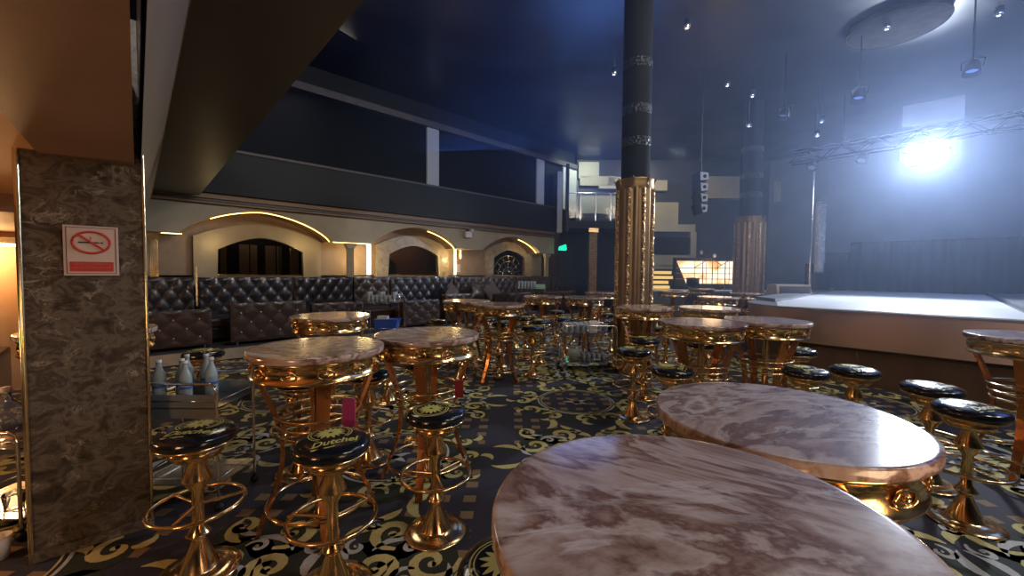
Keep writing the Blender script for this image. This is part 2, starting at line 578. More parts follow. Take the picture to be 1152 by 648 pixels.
us = [-.9]
for c, w, z0, z1 in WIN:
    us += [c - w - .0005] + lin(c - w, c + w, 21) + [c + w + .0005]
us += [11.7]
mb = MB()
segs = []
mb.strip(us, lambda u: winz(u) if any(abs(u - c) <= w + .0001 for c, w, a, b in WIN) else .2, lambda u: 3.0, 10.86, 10.96)
mb.box(-.9, 11.7, 10.86, 10.96, .0, 1.42)
struct(mb.build('wall_inner', [M_panel]))
for i, (c, w, z0, z1) in enumerate(WIN):
    # raised surround
    mb = MB()
    pad = (.40, .34, .34)[i]
    uo = lin(c - w - pad, c + w + pad, 31)

    def lo(u, c=c, w=w, z0=z0, z1=z1):
        t = abs(u - c) / w
        return z0 + (z1 - z0) * (1 - t ** 1.7) if t <= 1 else 1.2

    def hi(u, c=c, w=w, pad=pad, z0=z0, z1=z1):
        t = abs(u - c) / (w + pad)
        return z0 + .28 + (z1 - z0 + .02) * (1 - t ** 1.9)
    uo = sorted(set(uo + [c - w, c + w, c - w - .001, c + w + .001]))
    mb.strip(uo, lo, hi, 10.76, 10.86)
    s = struct(mb.build('trim_%d' % (6 + i), M_beige if i == 0 else M_veined))
    # window: gold edge, glass, room behind
    e = MB()
    pts = [(c - w, 10.78, 1.43)] + [(u, 10.78, z0 + (z1 - z0) * (1 - (abs(u - c) / w) ** 1.7)) for u in lin(c - w, c + w, 21)] + [(c + w, 10.78, 1.43)]
    wdw = e.tube(pts, .012, 6, closed=True).build('window_%d' % (i + 1), M_brass)
    struct(wdw)
    g = MB()
    g.strip(lin(c - w, c + w, 21), lambda u: 1.4, lambda u: z0 + (z1 - z0) * (1 - (abs(u - c) / w) ** 1.7), 10.90, 10.91)
    g.build('window_pane', M_roomglass, wdw)
    b = MB()
    b.box(c - w - .3, c + w + .3, 11.9, 12.0, 1.2, 2.6)
    b.build('room_back', M_redroom if i == 1 else M_dark, wdw)
    if i == 0:
        for q, (x, ww) in enumerate(((-.72, .12), (-.35, .2), (-.12, .14), (.2, .22), (.75, .2))):
            cm = MB(); n = 14
            cm.strip(lin(c + x, c + x + ww, n), lambda u: 1.3, lambda u: 2.15, 11.5, 11.53)
            cm.build('curtain', M_curtain, wdw)
        p = MB().box(c + .36, c + .44, 11.0, 11.08, 1.3, 2.12).build('mullion', M_wood, wdw)
    light_spots.append((c, 11.3, 2.8))
    if i == 1:
        cm = MB(); cm.prism([(c - .8, 1.3), (c - .25, 1.3), (c - .35, 1.75), (c - .55, 1.95), (c - .8, 2.0)], 'y', 11.3, 11.4)
        cm.build('curtain', M_dark, wdw)
        MB().box(c - .5, c - .38, 11.6, 11.7, 1.3, 2.3).build('mullion', M_wood, wdw)
    if i == 2:
        a = MB()
        for R in (.28, .5, .72):
            a.tube([(c + R * math.cos(t), 10.86, 1.45 + R * .95 * math.sin(t)) for t in lin(0, PI, 17)], .013, 6)
        for t in lin(.25, PI - .25, 7):
            a.tube([(c + .1 * math.cos(t), 10.86, 1.45 + .1 * math.sin(t)), (c + .72 * math.cos(t), 10.86, 1.45 + .68 * math.sin(t))], .009, 5)
        a.build('fanlight_grille', M_chrome, wdw)

# LED lines along the arches
for i, (c, w, h) in enumerate(ARCH):
    uu = [c + w * math.sin(k * PI / 40) for k in range(-20, 21)]
    if i == 0: uu = [u for u in uu if u > c - .95]
    if i > 0: uu = [u for u in uu if u > c + .35]
    pts = [(u, 10.295, archz(u) + .0) for u in uu]
    mb = MB().tube([(x, y, z - .005) for x, y, z in pts], .012 if i == 0 else .014, 6)
    tag(mb.build('led_strip', M_led), ('thin glowing gold light line tracing the widest arch over the tufted sofas',
                                       'glowing gold light line on the second arch, near the bright pilasters',
                                       'glowing gold light line on the last arch, nearest the green light')[i], 'light strip')
for (u, z0, z1, m, wd, lb) in ((4.46, 1.45, 2.24, M_led2, .045, 'wide bright vertical light strip between the first and second arch'),
                               (7.20, 1.45, 2.22, M_led2, .025, 'bright vertical light strip between the second and third arch'),
                               (7.40, 1.95, 2.22, M_led, .02, 'short dim light strip beside the second arch')):
    tag(MB().box(u - wd, u + wd, 10.30, 10.33, z0, z1).build('led_tube', m), lb, 'light strip')
# horizontal soffit glow strips
for (a, b, lb) in ((3.55, 4.4, 'level gold light line joining the first two arches'), (.35, .66, 'short gold light line beside the fluted gold pilaster')):
    tag(MB().box(a, b, 10.29, 10.31, 2.235, 2.25).build('led_strip', M_led), lb, 'light strip')


def pilaster(u, w, mat, label, y=10.02, z1=2.22):
    t = thing('pilaster', label, 'pilaster', (u, y, 0))
    m = MB()
    n = 5
    m.box(-w, w, 0, .06, .2, z1 - .12)
    for k in range(n):
        x = -w + w * 2 * (k + .5) / n
        m.tube([(x, 0, .25), (x, 0, z1 - .14)], w / n * .75, 6)
    m.build('shaft', mat, t)
    c = MB()
    c.prism([(-w * 1.1, z1 - .13), (w * 1.1, z1 - .13), (w * 1.7, z1 - .02), (w * 1.7, z1), (-w * 1.7, z1), (-w * 1.7, z1 - .02)], 'y', -.05, .07)
    for k in (-1, 1):
        c.ball((k * w * 1.45, -.05, z1 - .04), w * .35, 8)
    c.build('capital', mat, t)
    return t


pilaster(.23, .06, M_gold, 'fluted gold pilaster at the end of the arcade beside the marble column')
pilaster(3.87, .085, M_beige, 'beige pilaster with flared capital between the first two arches')
pilaster(11.1, .09, M_beige, 'slim beige pilaster under the last arch near the green light')
tag(MB().box(7.2, 7.42, 10.34, 10.36, 1.52, 1.78).build('notice_sheet', M_white), 'white notice sheet on the wall between second and third arch', 'notice')
# white emergency lamp under the balcony
t = thing('emergency_lamp', 'small white emergency lamp on the beige fascia above the arches', 'lamp', (7.45, 9.98, 2.68))
MB().box(-.11, .11, -.05, .06, -.09, .09, bev=.01).build('housing', M_white, t)
for sx in (-1, 1):
    MB().lathe([(.035, 0), (.06, .05), (.05, .07)], 12, c=(sx * .08, -.08, .09)).build('lamp_head', M_signk if sx < 0 else M_white, t)
# green light
t = thing('exit_light', 'glowing green exit light hanging where the arcade ends', 'exit light', (11.75, 9.9, 2.5))
MB().prism([(-.05, .02), (.3, .12), (.35, -.06), (.3, -.12), (-.1, -.12)], 'y', 0, .06).build('diffuser', M_exit, t)
MB().box(-.1, .25, .02, .1, .12, .16).build('bracket', M_black, t)

# ------------------------------------------------------------------ balcony above the arches
mb = MB().box(-.9, 11.7, 9.8, 9.95, 3.05, 3.92)
mb.box(.9, 11.7, 9.78, 10.0, 3.90, 3.95, 1)
struct(mb.build('wall_balcony', [M_dark, M_beam]))
struct(MB().box(-.9, 11.7, 9.95, 12.3, 2.9, 3.05).build('floor_balcony', M_soffit3))
struct(MB().box(.9, 12.5, 9.75, 10.0, 5.52, 5.68).box(.9, 12.5, 9.9, 10.05, 5.68, 6.15, 1).build('trim_9', [M_beam, M_dark]))
for i, (a, b) in enumerate(((.9, 5.93), (6.31, 10.33), (10.71, 11.75))):
    w = struct(MB().box(a, b, 9.9, 9.93, 3.95, 5.52).build('window_%d' % (4 + i), M_darkglass))
for u0, u1, lb in ((5.93, 6.31, 'wide white post between the dark balcony windows'), (10.33, 10.71, 'narrow white post further along the dark balcony windows'), (11.75, 12.55, 'white corner post where the balcony turns')):
    tag(MB().box(u0, u1, 9.84, 9.95, 3.93, 5.52).build('balcony_post', M_post), lb, 'post')
lamp0 = None
for k in range(12):
    p = (7.1 + k * .38, 9.76, 3.83)
    if lamp0 is None:
        lamp0 = tag(MB().ball((0, 0, 0), .014, 6).build('parapet_stud', M_chrome), 'tiny chrome stud in a row along the black balcony parapet', 'stud', 'studs along the balcony parapet')
        o = lamp0
    else:
        o = lamp0.copy(); COL.objects.link(o)
    o.location = p
# balcony above our own side: soffits
struct(MB().box(.24, .9, -6, 9.8, 2.97, 3.1).box(.8, .9, -6, 9.8, 3.1, 3.95).build('ceiling_side_balcony', M_soffit3))
mb = MB()
mb.prism([(.03, 2.17), (.24, 2.97), (.24, 3.1), (.03, 3.1)], 'y', -6, 9.8)
struct(mb.build('ceiling_cove', M_soffit2))
struct(MB().box(-.36, .0, -6, 3.2, 2.135, 2.6).build('ceiling_bulkhead', M_soffit))
struct(MB().box(-6, -.36, -6, 5.2, 2.15, 2.4).build('ceiling_lounge', M_orange))
struct(MB().box(-6, -.2, 5.2, 8.2, 2.0, 2.4).build('ceiling_beam', M_soffit))
# marble column
c = MB()
c.box(-.43, .03, 3.2, 3.66, 0, 3.0, bev=.004)
col = thing('marble_column', 'square dark brown marble column with the no smoking sign', 'column', (-.2, 3.43, 0))
o = MB().box(-.23, .23, -.23, .23, 0, 2.97, bev=.006).build('shaft', M_col, col)
MB().tube([(-.235, -.235, 0), (-.235, -.235, 2.3)], .012, 8).build('corner_trim', M_brass, col)
MB().tube([(.235, -.235, 0), (.235, -.235, 2.3)], .008, 8).build('corner_trim', M_brass, col)
MB().box(-.245, .245, -.245, .245, 0, .06, bev=.006).build('plinth', M_col, col)

# no smoking sign
sg = thing('no_smoking_sign', 'white no smoking sign with red ring and red band on the marble column', 'sign', (-.18, 3.19, 1.65))
MB().box(-.105, .105, -.006, .006, -.14, .13).build('board', M_signw, sg)
b = MB()
for x0, x1, z0, z1 in ((-.095, .095, .118, .1205), (-.095, .095, -.1305, -.128), (-.095, -.0925, -.13, .12), (.0925, .095, -.13, .12)):
    b.box(x0, x1, -.0075, -.006, z0, z1)
b.build('border', M_signk, sg)
b = MB()
b.tube([(.072 * math.cos(2 * PI * k / 36), -.0065, .04 + .058 * math.sin(2 * PI * k / 36)) for k in range(36)], .0065, 6, closed=True)
b.tube([(-.048, -.0065, .08), (.048, -.0065, 0.0)], .006, 6)
b.tube([(-.012, -.0065, .052), (.0, -.0065, .062), (-.006, -.0065, .072)], .002, 5)
b.build('prohibition_ring', M_signr, sg)
b = MB()
b.box(-.05, .03, -.009, -.006, .036, .043).box(.034, .045, -.009, -.006, .036, .043)
b.build('cigarette', M_signk, sg)
band = MB().box(-.083, .083, -.008, -.006, -.118, -.065).build('red_band', M_signr, sg)
b = MB()
rs = random.Random(4)
for row, zz in ((0, -.083), (1, -.102)):
    x = -.07
    while x < .066:
        w = rs.uniform(.004, .009)
        b.tube([(x, -.009, zz), (x, -.009, zz + .008), (x + w, -.009, zz + .009), (x + w, -.009, zz + .001)], .0009, 4)
        x += w + .005
b.build('lettering', M_signw2, band)

# ------------------------------------------------------------------ raised platform and sofas
pf = MB().box(-.3, 12.6, 8.3, 10.86, .0, .2)
pf.box(-.3, 12.6, 8.27, 8.30, .02, .2, 1)
struct(pf.build('floor_platform', [M_ckbase, M_wood]))


def tufted(w, h, nx, nz, depth=.03, res=10):
    """front skin of a tufted pad in x (0..w) and z (0..h), bulging toward -y; returns builder and button spots"""
    m = MB()
    NX, NZ = nx * res, nz * res
    sx, sz = w / nx, h / nz
    vs = []
    for j in range(NZ + 1):
        for i in range(NX + 1):
            x, z = w * i / NX, h * j / NZ
            a = PI * (x / sx / 1 + z / sz) ; b = PI * (x / sx - z / sz)
            hgt = depth * (abs(math.sin(a)) * abs(math.sin(b))) ** .45
            e = min(x, w - x, z, h - z)
            if e < .03: hgt *= e / .03
            vs.append((x, -hgt - .01, z))
    fs = [(j * (NX + 1) + i, j * (NX + 1) + i + 1, (j + 1) * (NX + 1) + i + 1, (j + 1) * (NX + 1) + i) for j in range(NZ) for i in range(NX)]
    m.add(vs, fs, 0, True)
    sp = []
    for j in range(0, 2 * nz + 1):
        for i in range(0, 2 * nx + 1):
            if (i + j) % 2 == 0:
                x, z = i * sx / 2, j * sz / 2
                if .04 < x < w - .04 and .04 < z < h - .04:
                    sp.append((x, z))
    return m, sp


def sofa(u0, u1, label, mat=M_leather2, back=9.72, seat=True, nx=None):
    w = u1 - u0
    t = thing('tufted_sofa', label, 'sofa', (u0, 0, .2), 0, 'tufted leather sofas along the arcade')
    nx = nx or max(2, round(w / .27))
    m, sp = tufted(w, .72, nx, 2, .026)
    m.v = [(x, y + back - .0, z + .47) for x, y, z in m.v]
    m.box(.0, w, back - .01, back + .22, 0.05, 1.195, bev=.02)
    bo = m.build('backrest', mat, t)
    bt = MB().ball((0, 0, 0), .016, 8)
    first = None
    for x, z in sp:
        if first is None:
            first = bt.build('button', M_crystal if mat is M_leather else M_black, bo, (x, back - .014, z + .47))
        else:
            o = first.copy(); COL.objects.link(o); o.parent = bo; o.location = (x, back - .014, z + .47)
    if seat:
        MB().box(.0, w, back - .62, back - .04, .26, .44, bev=.04).build('seat_cushion', mat, t)
        MB().box(.0, w, back - .58, back - .02, .06, .26, bev=.01).build('base', mat, t)
        for x in (.08, w - .08):
            MB().lathe([(.02, 0), (.03, .06)], 10, c=(x, back - .5, 0)).build('foot', M_chrome, t)
    return t


sofa(.10, .78, 'short tufted sofa against the wall right beside the marble column')
sofa(.84, 2.47, 'long tufted dark leather sofa centred under the widest arch')
sofa(2.52, 3.80, 'tufted leather sofa under the beige pilaster next to the widest arch')
sofa(3.83, 4.74, 'dark brown sofa behind the serving cart with the blue bin', M_leather)
sofa(4.78, 6.72, 'tufted sofa under the second arch carrying a taupe cushion at its end')
sofa(6.76, 9.2, 'brown tufted sofa between second and third arch with a pillow', M_leather)
sofa(9.24, 11.0, 'brown tufted sofa under the arch with the fan grille', M_leather)
sofa(11.05, 12.5, 'last tufted sofa of the row past the green light', M_leather)
tag(MB().box(.795, .825, 9.55, 9.6, .85, 1.62).build('sofa_divider', M_brass), 'thin brass divider post between the first two wall sofas', 'divider')


def block(u0, u1, v, z1, label, mat=M_leather, depth=.42):
    """back-to-aisle sofa: its studded rear panel faces the dance floor"""
    w = u1 - u0
    t = thing('studded_bench', label, 'bench', (u0, v, .2), 0, 'studded leather benches at the platform edge')
    h = z1 - .2 - .06
    m, sp = tufted(w, h, max(2, round(w / .3)), 2, .015)
    m.v = [(x, y, z + .06) for x, y, z in m.v]
    m.box(0, w, -.005, .16, .06, h + .06, bev=.02)
    bo = m.build('backrest', mat, t)
    MB().box(.0, w, .17, depth, .08, .42, bev=.03).build('seat_cushion', mat, t)
    first = None
    for x, z in sp:
        if first is None:
            first = MB().ball((0, 0, 0), .015, 8).build('stud', M_crystal, bo, (x, -.016, z + .06))
        else:
            o = first.copy(); COL.objects.link(o); o.parent = bo; o.location = (x, -.016, z + .06)
    for x in (.1, w - .1):
        MB().lathe([(.018, 0), (.026, .08)], 10, c=(x, .05, 0)).build('foot', M_chrome, t)
        MB().lathe([(.018, 0), (.026, .08)], 10, c=(x, depth - .08, 0)).build('foot', M_chrome, t)
    return t


block(-.1, .92, 8.55, .86, 'studded brown bench beside the marble column at the platform edge')
block(1.18, 2.40, 8.5, .95, 'tall studded bench behind the far round table near the column')
block(2.6, 3.5, 8.8, .86, 'studded bench between the tall bench and the cart with the blue bin')
block(4.50, 5.50, 8.55, .85, 'studded bench next to the serving cart with the blue bin')
block(5.70, 6.55, 8.6, .96, 'studded bench under the second arch behind two bar tables')
block(7.4, 8.9, 8.6, .92, 'studded bench behind the tables in the middle of the hall')
block(9.5, 11.0, 8.6, .92, 'furthest studded bench near the fluted gold pillar')


def pillow(u, v, z, rz, label, mat, tilt=.5, s=.24):
    m = MB(); n = 12
    vs = []
    for side in (1, -1):
        for j in range(n + 1):
            for i in range(n + 1):
                x, y = 2 * i / n - 1, 2 * j / n - 1
                th = .32 * ((1 - x ** 2) * (1 - y ** 2)) ** .5
                k = 1 - .10 * (1 - abs(x)) * (1 - 0) * abs(y) - .10 * (1 - abs(y)) * abs(x)
                vs.append((x * s * k, side * th * s, y * s * k))
    q = (n + 1) ** 2
    fs = [(a * q + j * (n + 1) + i, a * q + j * (n + 1) + i + 1, a * q + (j + 1) * (n + 1) + i + 1, a * q + (j + 1) * (n + 1) + i) for a in (0, 1) for j in range(n) for i in range(n)]
    m.add(vs, fs, 0, True)
    o = m.build('throw_pillow', mat, None, (u, v, z))
    o.rotation_euler = (-.25, tilt, rz)
    tag(o, label, 'pillow', 'throw pillows on the sofas')


pillow(6.45, 9.35, .95, .2, 'taupe pillow tilted on its corner on the sofa under second arch', M_pillow, .75, .24)
pillow(7.35, 9.35, .97, .1, 'brown pillow at the start of the next sofa', M_leather, .15, .26)
pillow(7.9, 9.38, .97, -.1, 'brown pillow leaning beside another brown pillow', M_pillow, -.6, .24)


# ------------------------------------------------------------------ bar tables
def make_table():
    t = thing('bar_table', '', 'table', group='round marble bar tables')
    m = MB()
    m.lathe([(.0001, 1.052), (.30, 1.052), (.372, 1.052), (.378, 1.056), (.38, 1.062), (.38, 1.084), (.3785, 1.088), (.375, 1.09), (.366, 1.0902), (.30, 1.0902), (.0001, 1.0902)], 64)
    m.build('tabletop', M_top, t)
    a = MB()
    a.lathe([(.30, 1.052), (.355, 1.054), (.362, 1.045), (.355, 1.035), (.350, 1.03), (.350, .955), (.357, .95), (.360, .943), (.352, .935), (.30, .935)], 56)
    ap = a.build('apron', M_gold, t)
    for k in range(12):
        ang = 2 * PI * k / 12
        e = MB()
        c0, s0 = math.cos(ang), math.sin(ang)
        e.tube([((.352) * c0 - s0 * .042 * math.cos(q), .352 * s0 + c0 * .042 * math.cos(q), .993 + .024 * math.sin(q)) for q in [2 * PI * j / 14 for j in range(14)]], .0055, 6, closed=True)
        e.ball((.352 * c0, .352 * s0, .993), .012, 8)
        e.build('oval_boss', M_gold, ap)
    for k in range(4):
        ang = 2 * PI * k / 4 + .5
        leg = MB()
        c0, s0 = math.cos(ang), math.sin(ang)
        prof = []
        N = 12
        for i in range(N + 1):
            z = .945 - .935 * i / N
            tt = i / N
            r = .32 - .13 * math.sin(PI * min(1, tt * 1.02)) ** 1.1 + .01 * tt
            wd = .036 - .012 * tt
            prof.append((r, z, wd))
        vs = []
        for r, z, wd in prof:
            for (dr, dw) in ((-.011, -wd), (.011, -wd), (.011, wd), (-.011, wd)):
                rr = r + dr
                vs.append((rr * c0 - dw * s0, rr * s0 + dw * c0, z))
        fs = [(4 * i + q, 4 * i + (q + 1) % 4, 4 * i + 4 + (q + 1) % 4, 4 * i + 4 + q) for i in range(N) for q in range(4)]
        fs += [(0, 1, 2, 3), (4 * N + 3, 4 * N + 2, 4 * N + 1, 4 * N)]
        leg.add(vs, fs)
        leg.build('leg', M_copper, t)
    for z, R, r in ((.70, .235, .011), (.645, .225, .011), (.59, .215, .011), (.16, .285, .012)):
        MB().ring(R, r, z, 40).build('hoop', M_gold, t)
    b = MB().lathe([(.06, 0.01), (.085, .02), (.03, .06), (.03, .30), (.055, .34), (.075, .38), (.05, .42), (.028, .46), (.028, .93), (.12, .935)], 20)
    b.build('center_post', M_gold, t)
    return t


TABLES = [
    (.345, .755, 'biggest-looking marble table nearest the camera, cut by the picture bottom'),
    (.885, 1.315, 'marble table with a bright white lamp reflection, second nearest'),
    (-1.17, 2.42, 'marble table with a magenta card below it, nearest the marble column'),
    (-.62, 2.95, 'marble table by the carpet aisle with a logo stool in front'),
    (-1.86, 4.12, 'marble table standing alone before the tall studded bench'),
    (1.81, 3.80, 'marble table in front of the fluted pillar, touching its neighbour'),
    (2.56, 4.02, 'marble table nearest the stage, its edge touching the next table'),
    (4.02, 3.06, 'marble table cut by the picture edge beside the copper stage front'),
    (-.72, 6.37, 'marble table beyond the carpet aisle on the sofa side of a close pair'),
    (-.18, 5.75, 'marble table beyond the aisle, the nearer of a close pair'),
    (.60, 7.80, 'marble table before the third arch, sofa side of a pair'),
    (1.38, 7.62, 'marble table before the third arch, pillar side of a pair'),
    (2.12, 9.55, 'marble table behind the nearer fluted pillar by the last sofa'),
    (1.80, 5.50, 'marble table at the foot of the nearer fluted pillar'),
    (2.68, 5.45, 'marble table between nearer pillar foot and stage corner'),
    (4.10, 8.00, 'marble table just past the rounded stage corner'),
    (5.75, 9.80, 'marble table in front of the further fluted pillar'),
    (4.25, 10.6, 'marble table below the gold louvers, reflecting their glow'),
    (5.75, 12.2, 'furthest marble table, directly below the glowing screen'),
    (-3.16, 3.0, 'marble table behind the marble column in the orange lounge'),
    (-4.15, 4.05, 'marble table further back in the orange lounge'),
]
t0 = make_table()
for i, (X, Y, lb) in enumerate(TABLES):
    p = W(X, Y)
    rz = random.uniform(0, 1.5)
    if i in (0, 1, 2, 3): rz = (.3, 1.1, .85, .35)[i]
    if i == 0:
        t0.location = p; t0.rotation_euler.z = rz; t0['label'] = lb
    else:
        dup(t0, p, rz, lb)


# ------------------------------------------------------------------ bar stools
def seat_z(r):
    return .712 + .045 * max(0, 1 - (r / .176) ** 2) ** .30


def make_print():
    """crest with leaf fan and a script word, laid on the crowned seat"""
    m = MB()

    def put(pts2, fs):
        m.add([(x, y, seat_z(math.hypot(x, y)) + .0012) for x, y in pts2], fs)

    def rib(pts, w):
        n = len(pts); vs = []
        for i, (x, y) in enumerate(pts):
            a = pts[max(i - 1, 0)]; b = pts[min(i + 1, n - 1)]
            dx, dy = b[0] - a[0], b[1] - a[1]; l = math.hypot(dx, dy) or 1
            ww = w(i / (n - 1)) if callable(w) else w
            vs += [(x - dy / l * ww, y + dx / l * ww), (x + dy / l * ww, y - dx / l * ww)]
        put(vs, [(2 * i, 2 * i + 1, 2 * i + 3, 2 * i + 2) for i in range(n - 1)])
    cx, cy = 0, .042
    for R, w in ((.098, .0026), (.086, .0018)):
        rib([(cx + R * math.cos(a), cy + R * math.sin(a)) for a in lin(-.9, PI + .9, 36)], w)
    for k in range(15):
        a = 2 * PI * k / 15 + .2
        r1 = .074 if k % 2 else .068
        rib([(cx + r * math.cos(a), cy + r * math.sin(a)) for r in lin(.012, r1, 6)], lambda t: .0095 * math.sin(PI * min(.97, .15 + .8 * t)))
    rib([(cx + .016 * math.cos(a), cy + .016 * math.sin(a)) for a in lin(0, 2 * PI, 12)], .006)
    rib([(-.10, -.108), (-.02, -.116), (.10, -.098)], lambda t: .0035 * (1 - t) + .001)
    return m


def text_mesh(txt, size):
    cu = D.curves.new('lettering', 'FONT')
    cu.body = txt; cu.size = size; cu.shear = .35; cu.align_x = 'CENTER'; cu.offset = .0012
    o = D.objects.new('lettering', cu); COL.objects.link(o)
    dg = bpy.context.evaluated_depsgraph_get(); dg.update()
    me = o.evaluated_get(dg).to_mesh()
    vs = [v.co.copy() for v in me.vertices]; fs = [tuple(p.vertices) for p in me.polygons]
    o.evaluated_get(dg).to_mesh_clear()
    D.objects.remove(o); D.curves.remove(cu)
    return vs, fs


def make_stool():
    t = thing('bar_stool', '', 'stool', group='gold bar stools with black seats')
    s = MB()
    rr = [.176 * math.sin(PI / 2 * k / 12) for k in range(13)][::-1]
    s.lathe([(.150, .682), (.170, .687), (.178, .700)] + [(max(r, .0001), seat_z(r)) for r in rr], 40)
    se = s.build('seat', M_blkvinyl, t)
    make_print().build('crest', M_print, se)
    vs, fs = text_mesh('Dutchel', .062)
    m = MB()
    m.add([(v.x, v.y - .092, seat_z(math.hypot(v.x, v.y - .092)) + .0015) for v in vs], fs)
    m.build('lettering', M_print, se)
    r = MB().lathe([(.0001, .655), (.12, .656), (.150, .665), (.168, .677), (.168, .685), (.15, .688), (.0001, .688)], 36)
    r.build('seat_rim', M_gold, t)
    b = MB().lathe([(.0001, 0), (.178, 0), (.182, .006), (.178, .014), (.13, .022), (.088, .03), (.085, .036), (.030, .175), (.030, .182), (.056, .204), (.052, .212), (.028, .25), (.026, .43), (.066, .49), (.066, .497), (.030, .585), (.034, .596), (.105, .610), (.115, .620), (.118, .656), (.0001, .656)], 36)
    b.build('pedestal', M_gold, t)
    f = MB().ring(.200, .0105, .355, 40, 8)
    for k in range(3):
        a = 2 * PI * k / 3 + .4
        f.tube([(.024 * math.cos(a), .024 * math.sin(a), .355), (.2 * math.cos(a), .2 * math.sin(a), .355)], .008, 6)
    f.build('footrest', M_gold, t)
    return t


STOOLS = [
    (-1.59, 2.00, .25, 'black-seated stool closest to the marble column and bottle cart'),
    (-.86, 1.90, .55, 'black-seated stool below the magenta card, front of the column-side table'),
    (-.44, 2.33, 2.6, 'black-seated stool on the carpet aisle, front of its table'),
    (.03, 1.07, 1.5, 'stool mostly hidden behind the edge of the nearest marble table'),
    (-1.16, 3.23, 1.0, 'stool between the two column-side tables, seen through the gap'),
    (-1.60, 3.02, 2.0, 'stool behind the column-side table, next to the bottle cart'),
    (-.80, 3.62, 2.0, 'stool behind the aisle-side table of the near pair'),
    (-3.05, 3.95, 1.4, 'stool beyond the bottle cart before the first studded bench'),
    (-2.45, 4.45, 1.4, 'stool on the column side of the lone table'),
    (-1.45, 4.70, 1.4, 'stool on the aisle side of the lone table'),
    (-1.75, 3.50, .3, 'stool on the near side of the lone table'),
    (-.15, 6.42, .4, 'stool squeezed behind the nearer table of the far pair'),
    (.32, 5.95, 1.9, 'stool on the pillar side of the far pair of tables'),
    (-.72, 5.75, 2.9, 'stool on the near side of the sofa-side table in the far pair'),
    (-1.25, 6.60, .9, 'stool on the sofa side of the far pair of tables'),
    (-.45, 7.0, .9, 'stool behind the sofa-side table of the far pair'),
    (.25, 7.20, .2, 'stool before the sofa-side table near the third arch'),
    (.95, 7.10, 1.2, 'stool between and before the tables near the third arch'),
    (.95, 8.40, 2.2, 'stool behind the two tables near the third arch'),
    (1.95, 7.85, 1.2, 'stool between the third arch tables and the fluted pillar'),
    (.08, 8.05, 1.2, 'stool on the sofa side of the tables near the third arch'),
    (.5, 6.75, 2.2, 'stool standing free between the far pair and the glassware cart'),
    (1.66, 4.96, .5, 'stool at the foot of the nearer fluted pillar'),
    (2.3, 5.95, 1.5, 'stool directly beside the nearer pillar base'),
    (2.25, 4.72, 1.5, 'stool behind the touching pair of tables'),
    (1.38, 3.42, 1.1, 'stool in front of the touching pair, on the aisle side'),
    (1.30, 4.25, 1.1, 'stool on the aisle side of the touching pair of tables'),
    (3.12, 4.35, .8, 'stool between the touching pair of tables and the stage front'),
    (2.52, 3.41, .2, 'stool beside the stage, under the near rim of the table nearest it'),
    (2.98, 3.46, .2, 'stool alone before the copper stage front'),
    (3.10, 2.93, .3, 'further of two overlapping stools by the table cut at the picture edge'),
    (2.86, 2.47, .15, 'nearer of two overlapping stools by the table cut at the picture edge'),
    (1.64, 1.78, 1.1, 'stool behind the table with the bright lamp reflection'),
    (3.7, 7.5, 1.1, 'stool beside the table past the rounded stage corner'),
    (4.7, 10.1, .3, 'stool near the table below the gold louvers'),
    (3.7, 10.2, 1.3, 'stool on the pillar side of the table below the gold louvers'),
    (2.65, 9.2, 1.3, 'stool beside the table behind the nearer fluted pillar'),
    (-3.65, 3.30, 1.3, 'stool in the orange lounge beside the marble table'),
]
s0 = make_stool()
for i, (X, Y, r, lb) in enumerate(STOOLS):
    if i == 0:
        s0.location = W(X, Y); s0.rotation_euler.z = YAW + r; s0['label'] = lb
    else:
        dup(s0, W(X, Y), YAW + r, lb)

# cards hanging on table hoops
p = W(-.90, 2.20); tag(MB().box(-.035, .035, -.004, .004, -.075, .075).build('menu_card', M_magenta, None, (p.x, p.y, .765), YAW), 'magenta card hanging below the column-side marble table', 'card')
p = W(-.36, 2.74); tag(MB().box(-.03, .03, -.004, .004, -.06, .06).build('menu_card', M_redcard, None, (p.x, p.y, .74), YAW), 'dark red card hanging below the aisle-side marble table', 'card')


# ------------------------------------------------------------------ serving carts
def cart(X, Y, w, d, h, label, shelves, rz=YAW, arch=True):
    p = W(X, Y)
    t = thing('serving_cart', label, 'cart', (p.x, p.y, 0), rz)
    for sx in (-1, 1):
        for sy in (-1, 1):
            leg = MB().tube([(sx * w / 2, sy * d / 2, .06), (sx * w / 2, sy * d / 2, h if not arch else h - .05)], .009, 8).build('leg', M_chrome, t)
            MB().lathe([(.012, .045), (.012, .07)], 8, c=(sx * w / 2, sy * d / 2, 0)).ball((sx * w / 2, sy * d / 2, .028), .028, 10).build('caster', M_black, leg)
    if arch:
        for sy in (-1, 1):
            y = sy * d / 2
            pts = [(-w / 2, y, h - .05), (-w / 2 + .012, y, h - .015), (-w / 2 + .05, y, h), (w / 2 - .05, y, h), (w / 2 - .012, y, h - .015), (w / 2, y, h - .05)]
            MB().tube(pts, .009, 8).build('handrail', M_chrome, t)
    for z in shelves:
        MB().box(-w / 2, w / 2, -d / 2, d / 2, z, z + .008).build('shelf', M_clear if z > .3 else M_chrome, t)
        g = MB()
        g.tube([(-w / 2, -d / 2, z + .05), (w / 2, -d / 2, z + .05), (w / 2, d / 2, z + .05), (-w / 2, d / 2, z + .05)], .004, 6, closed=True)
        g.build('guard_rail', M_chrome, t)
    return t


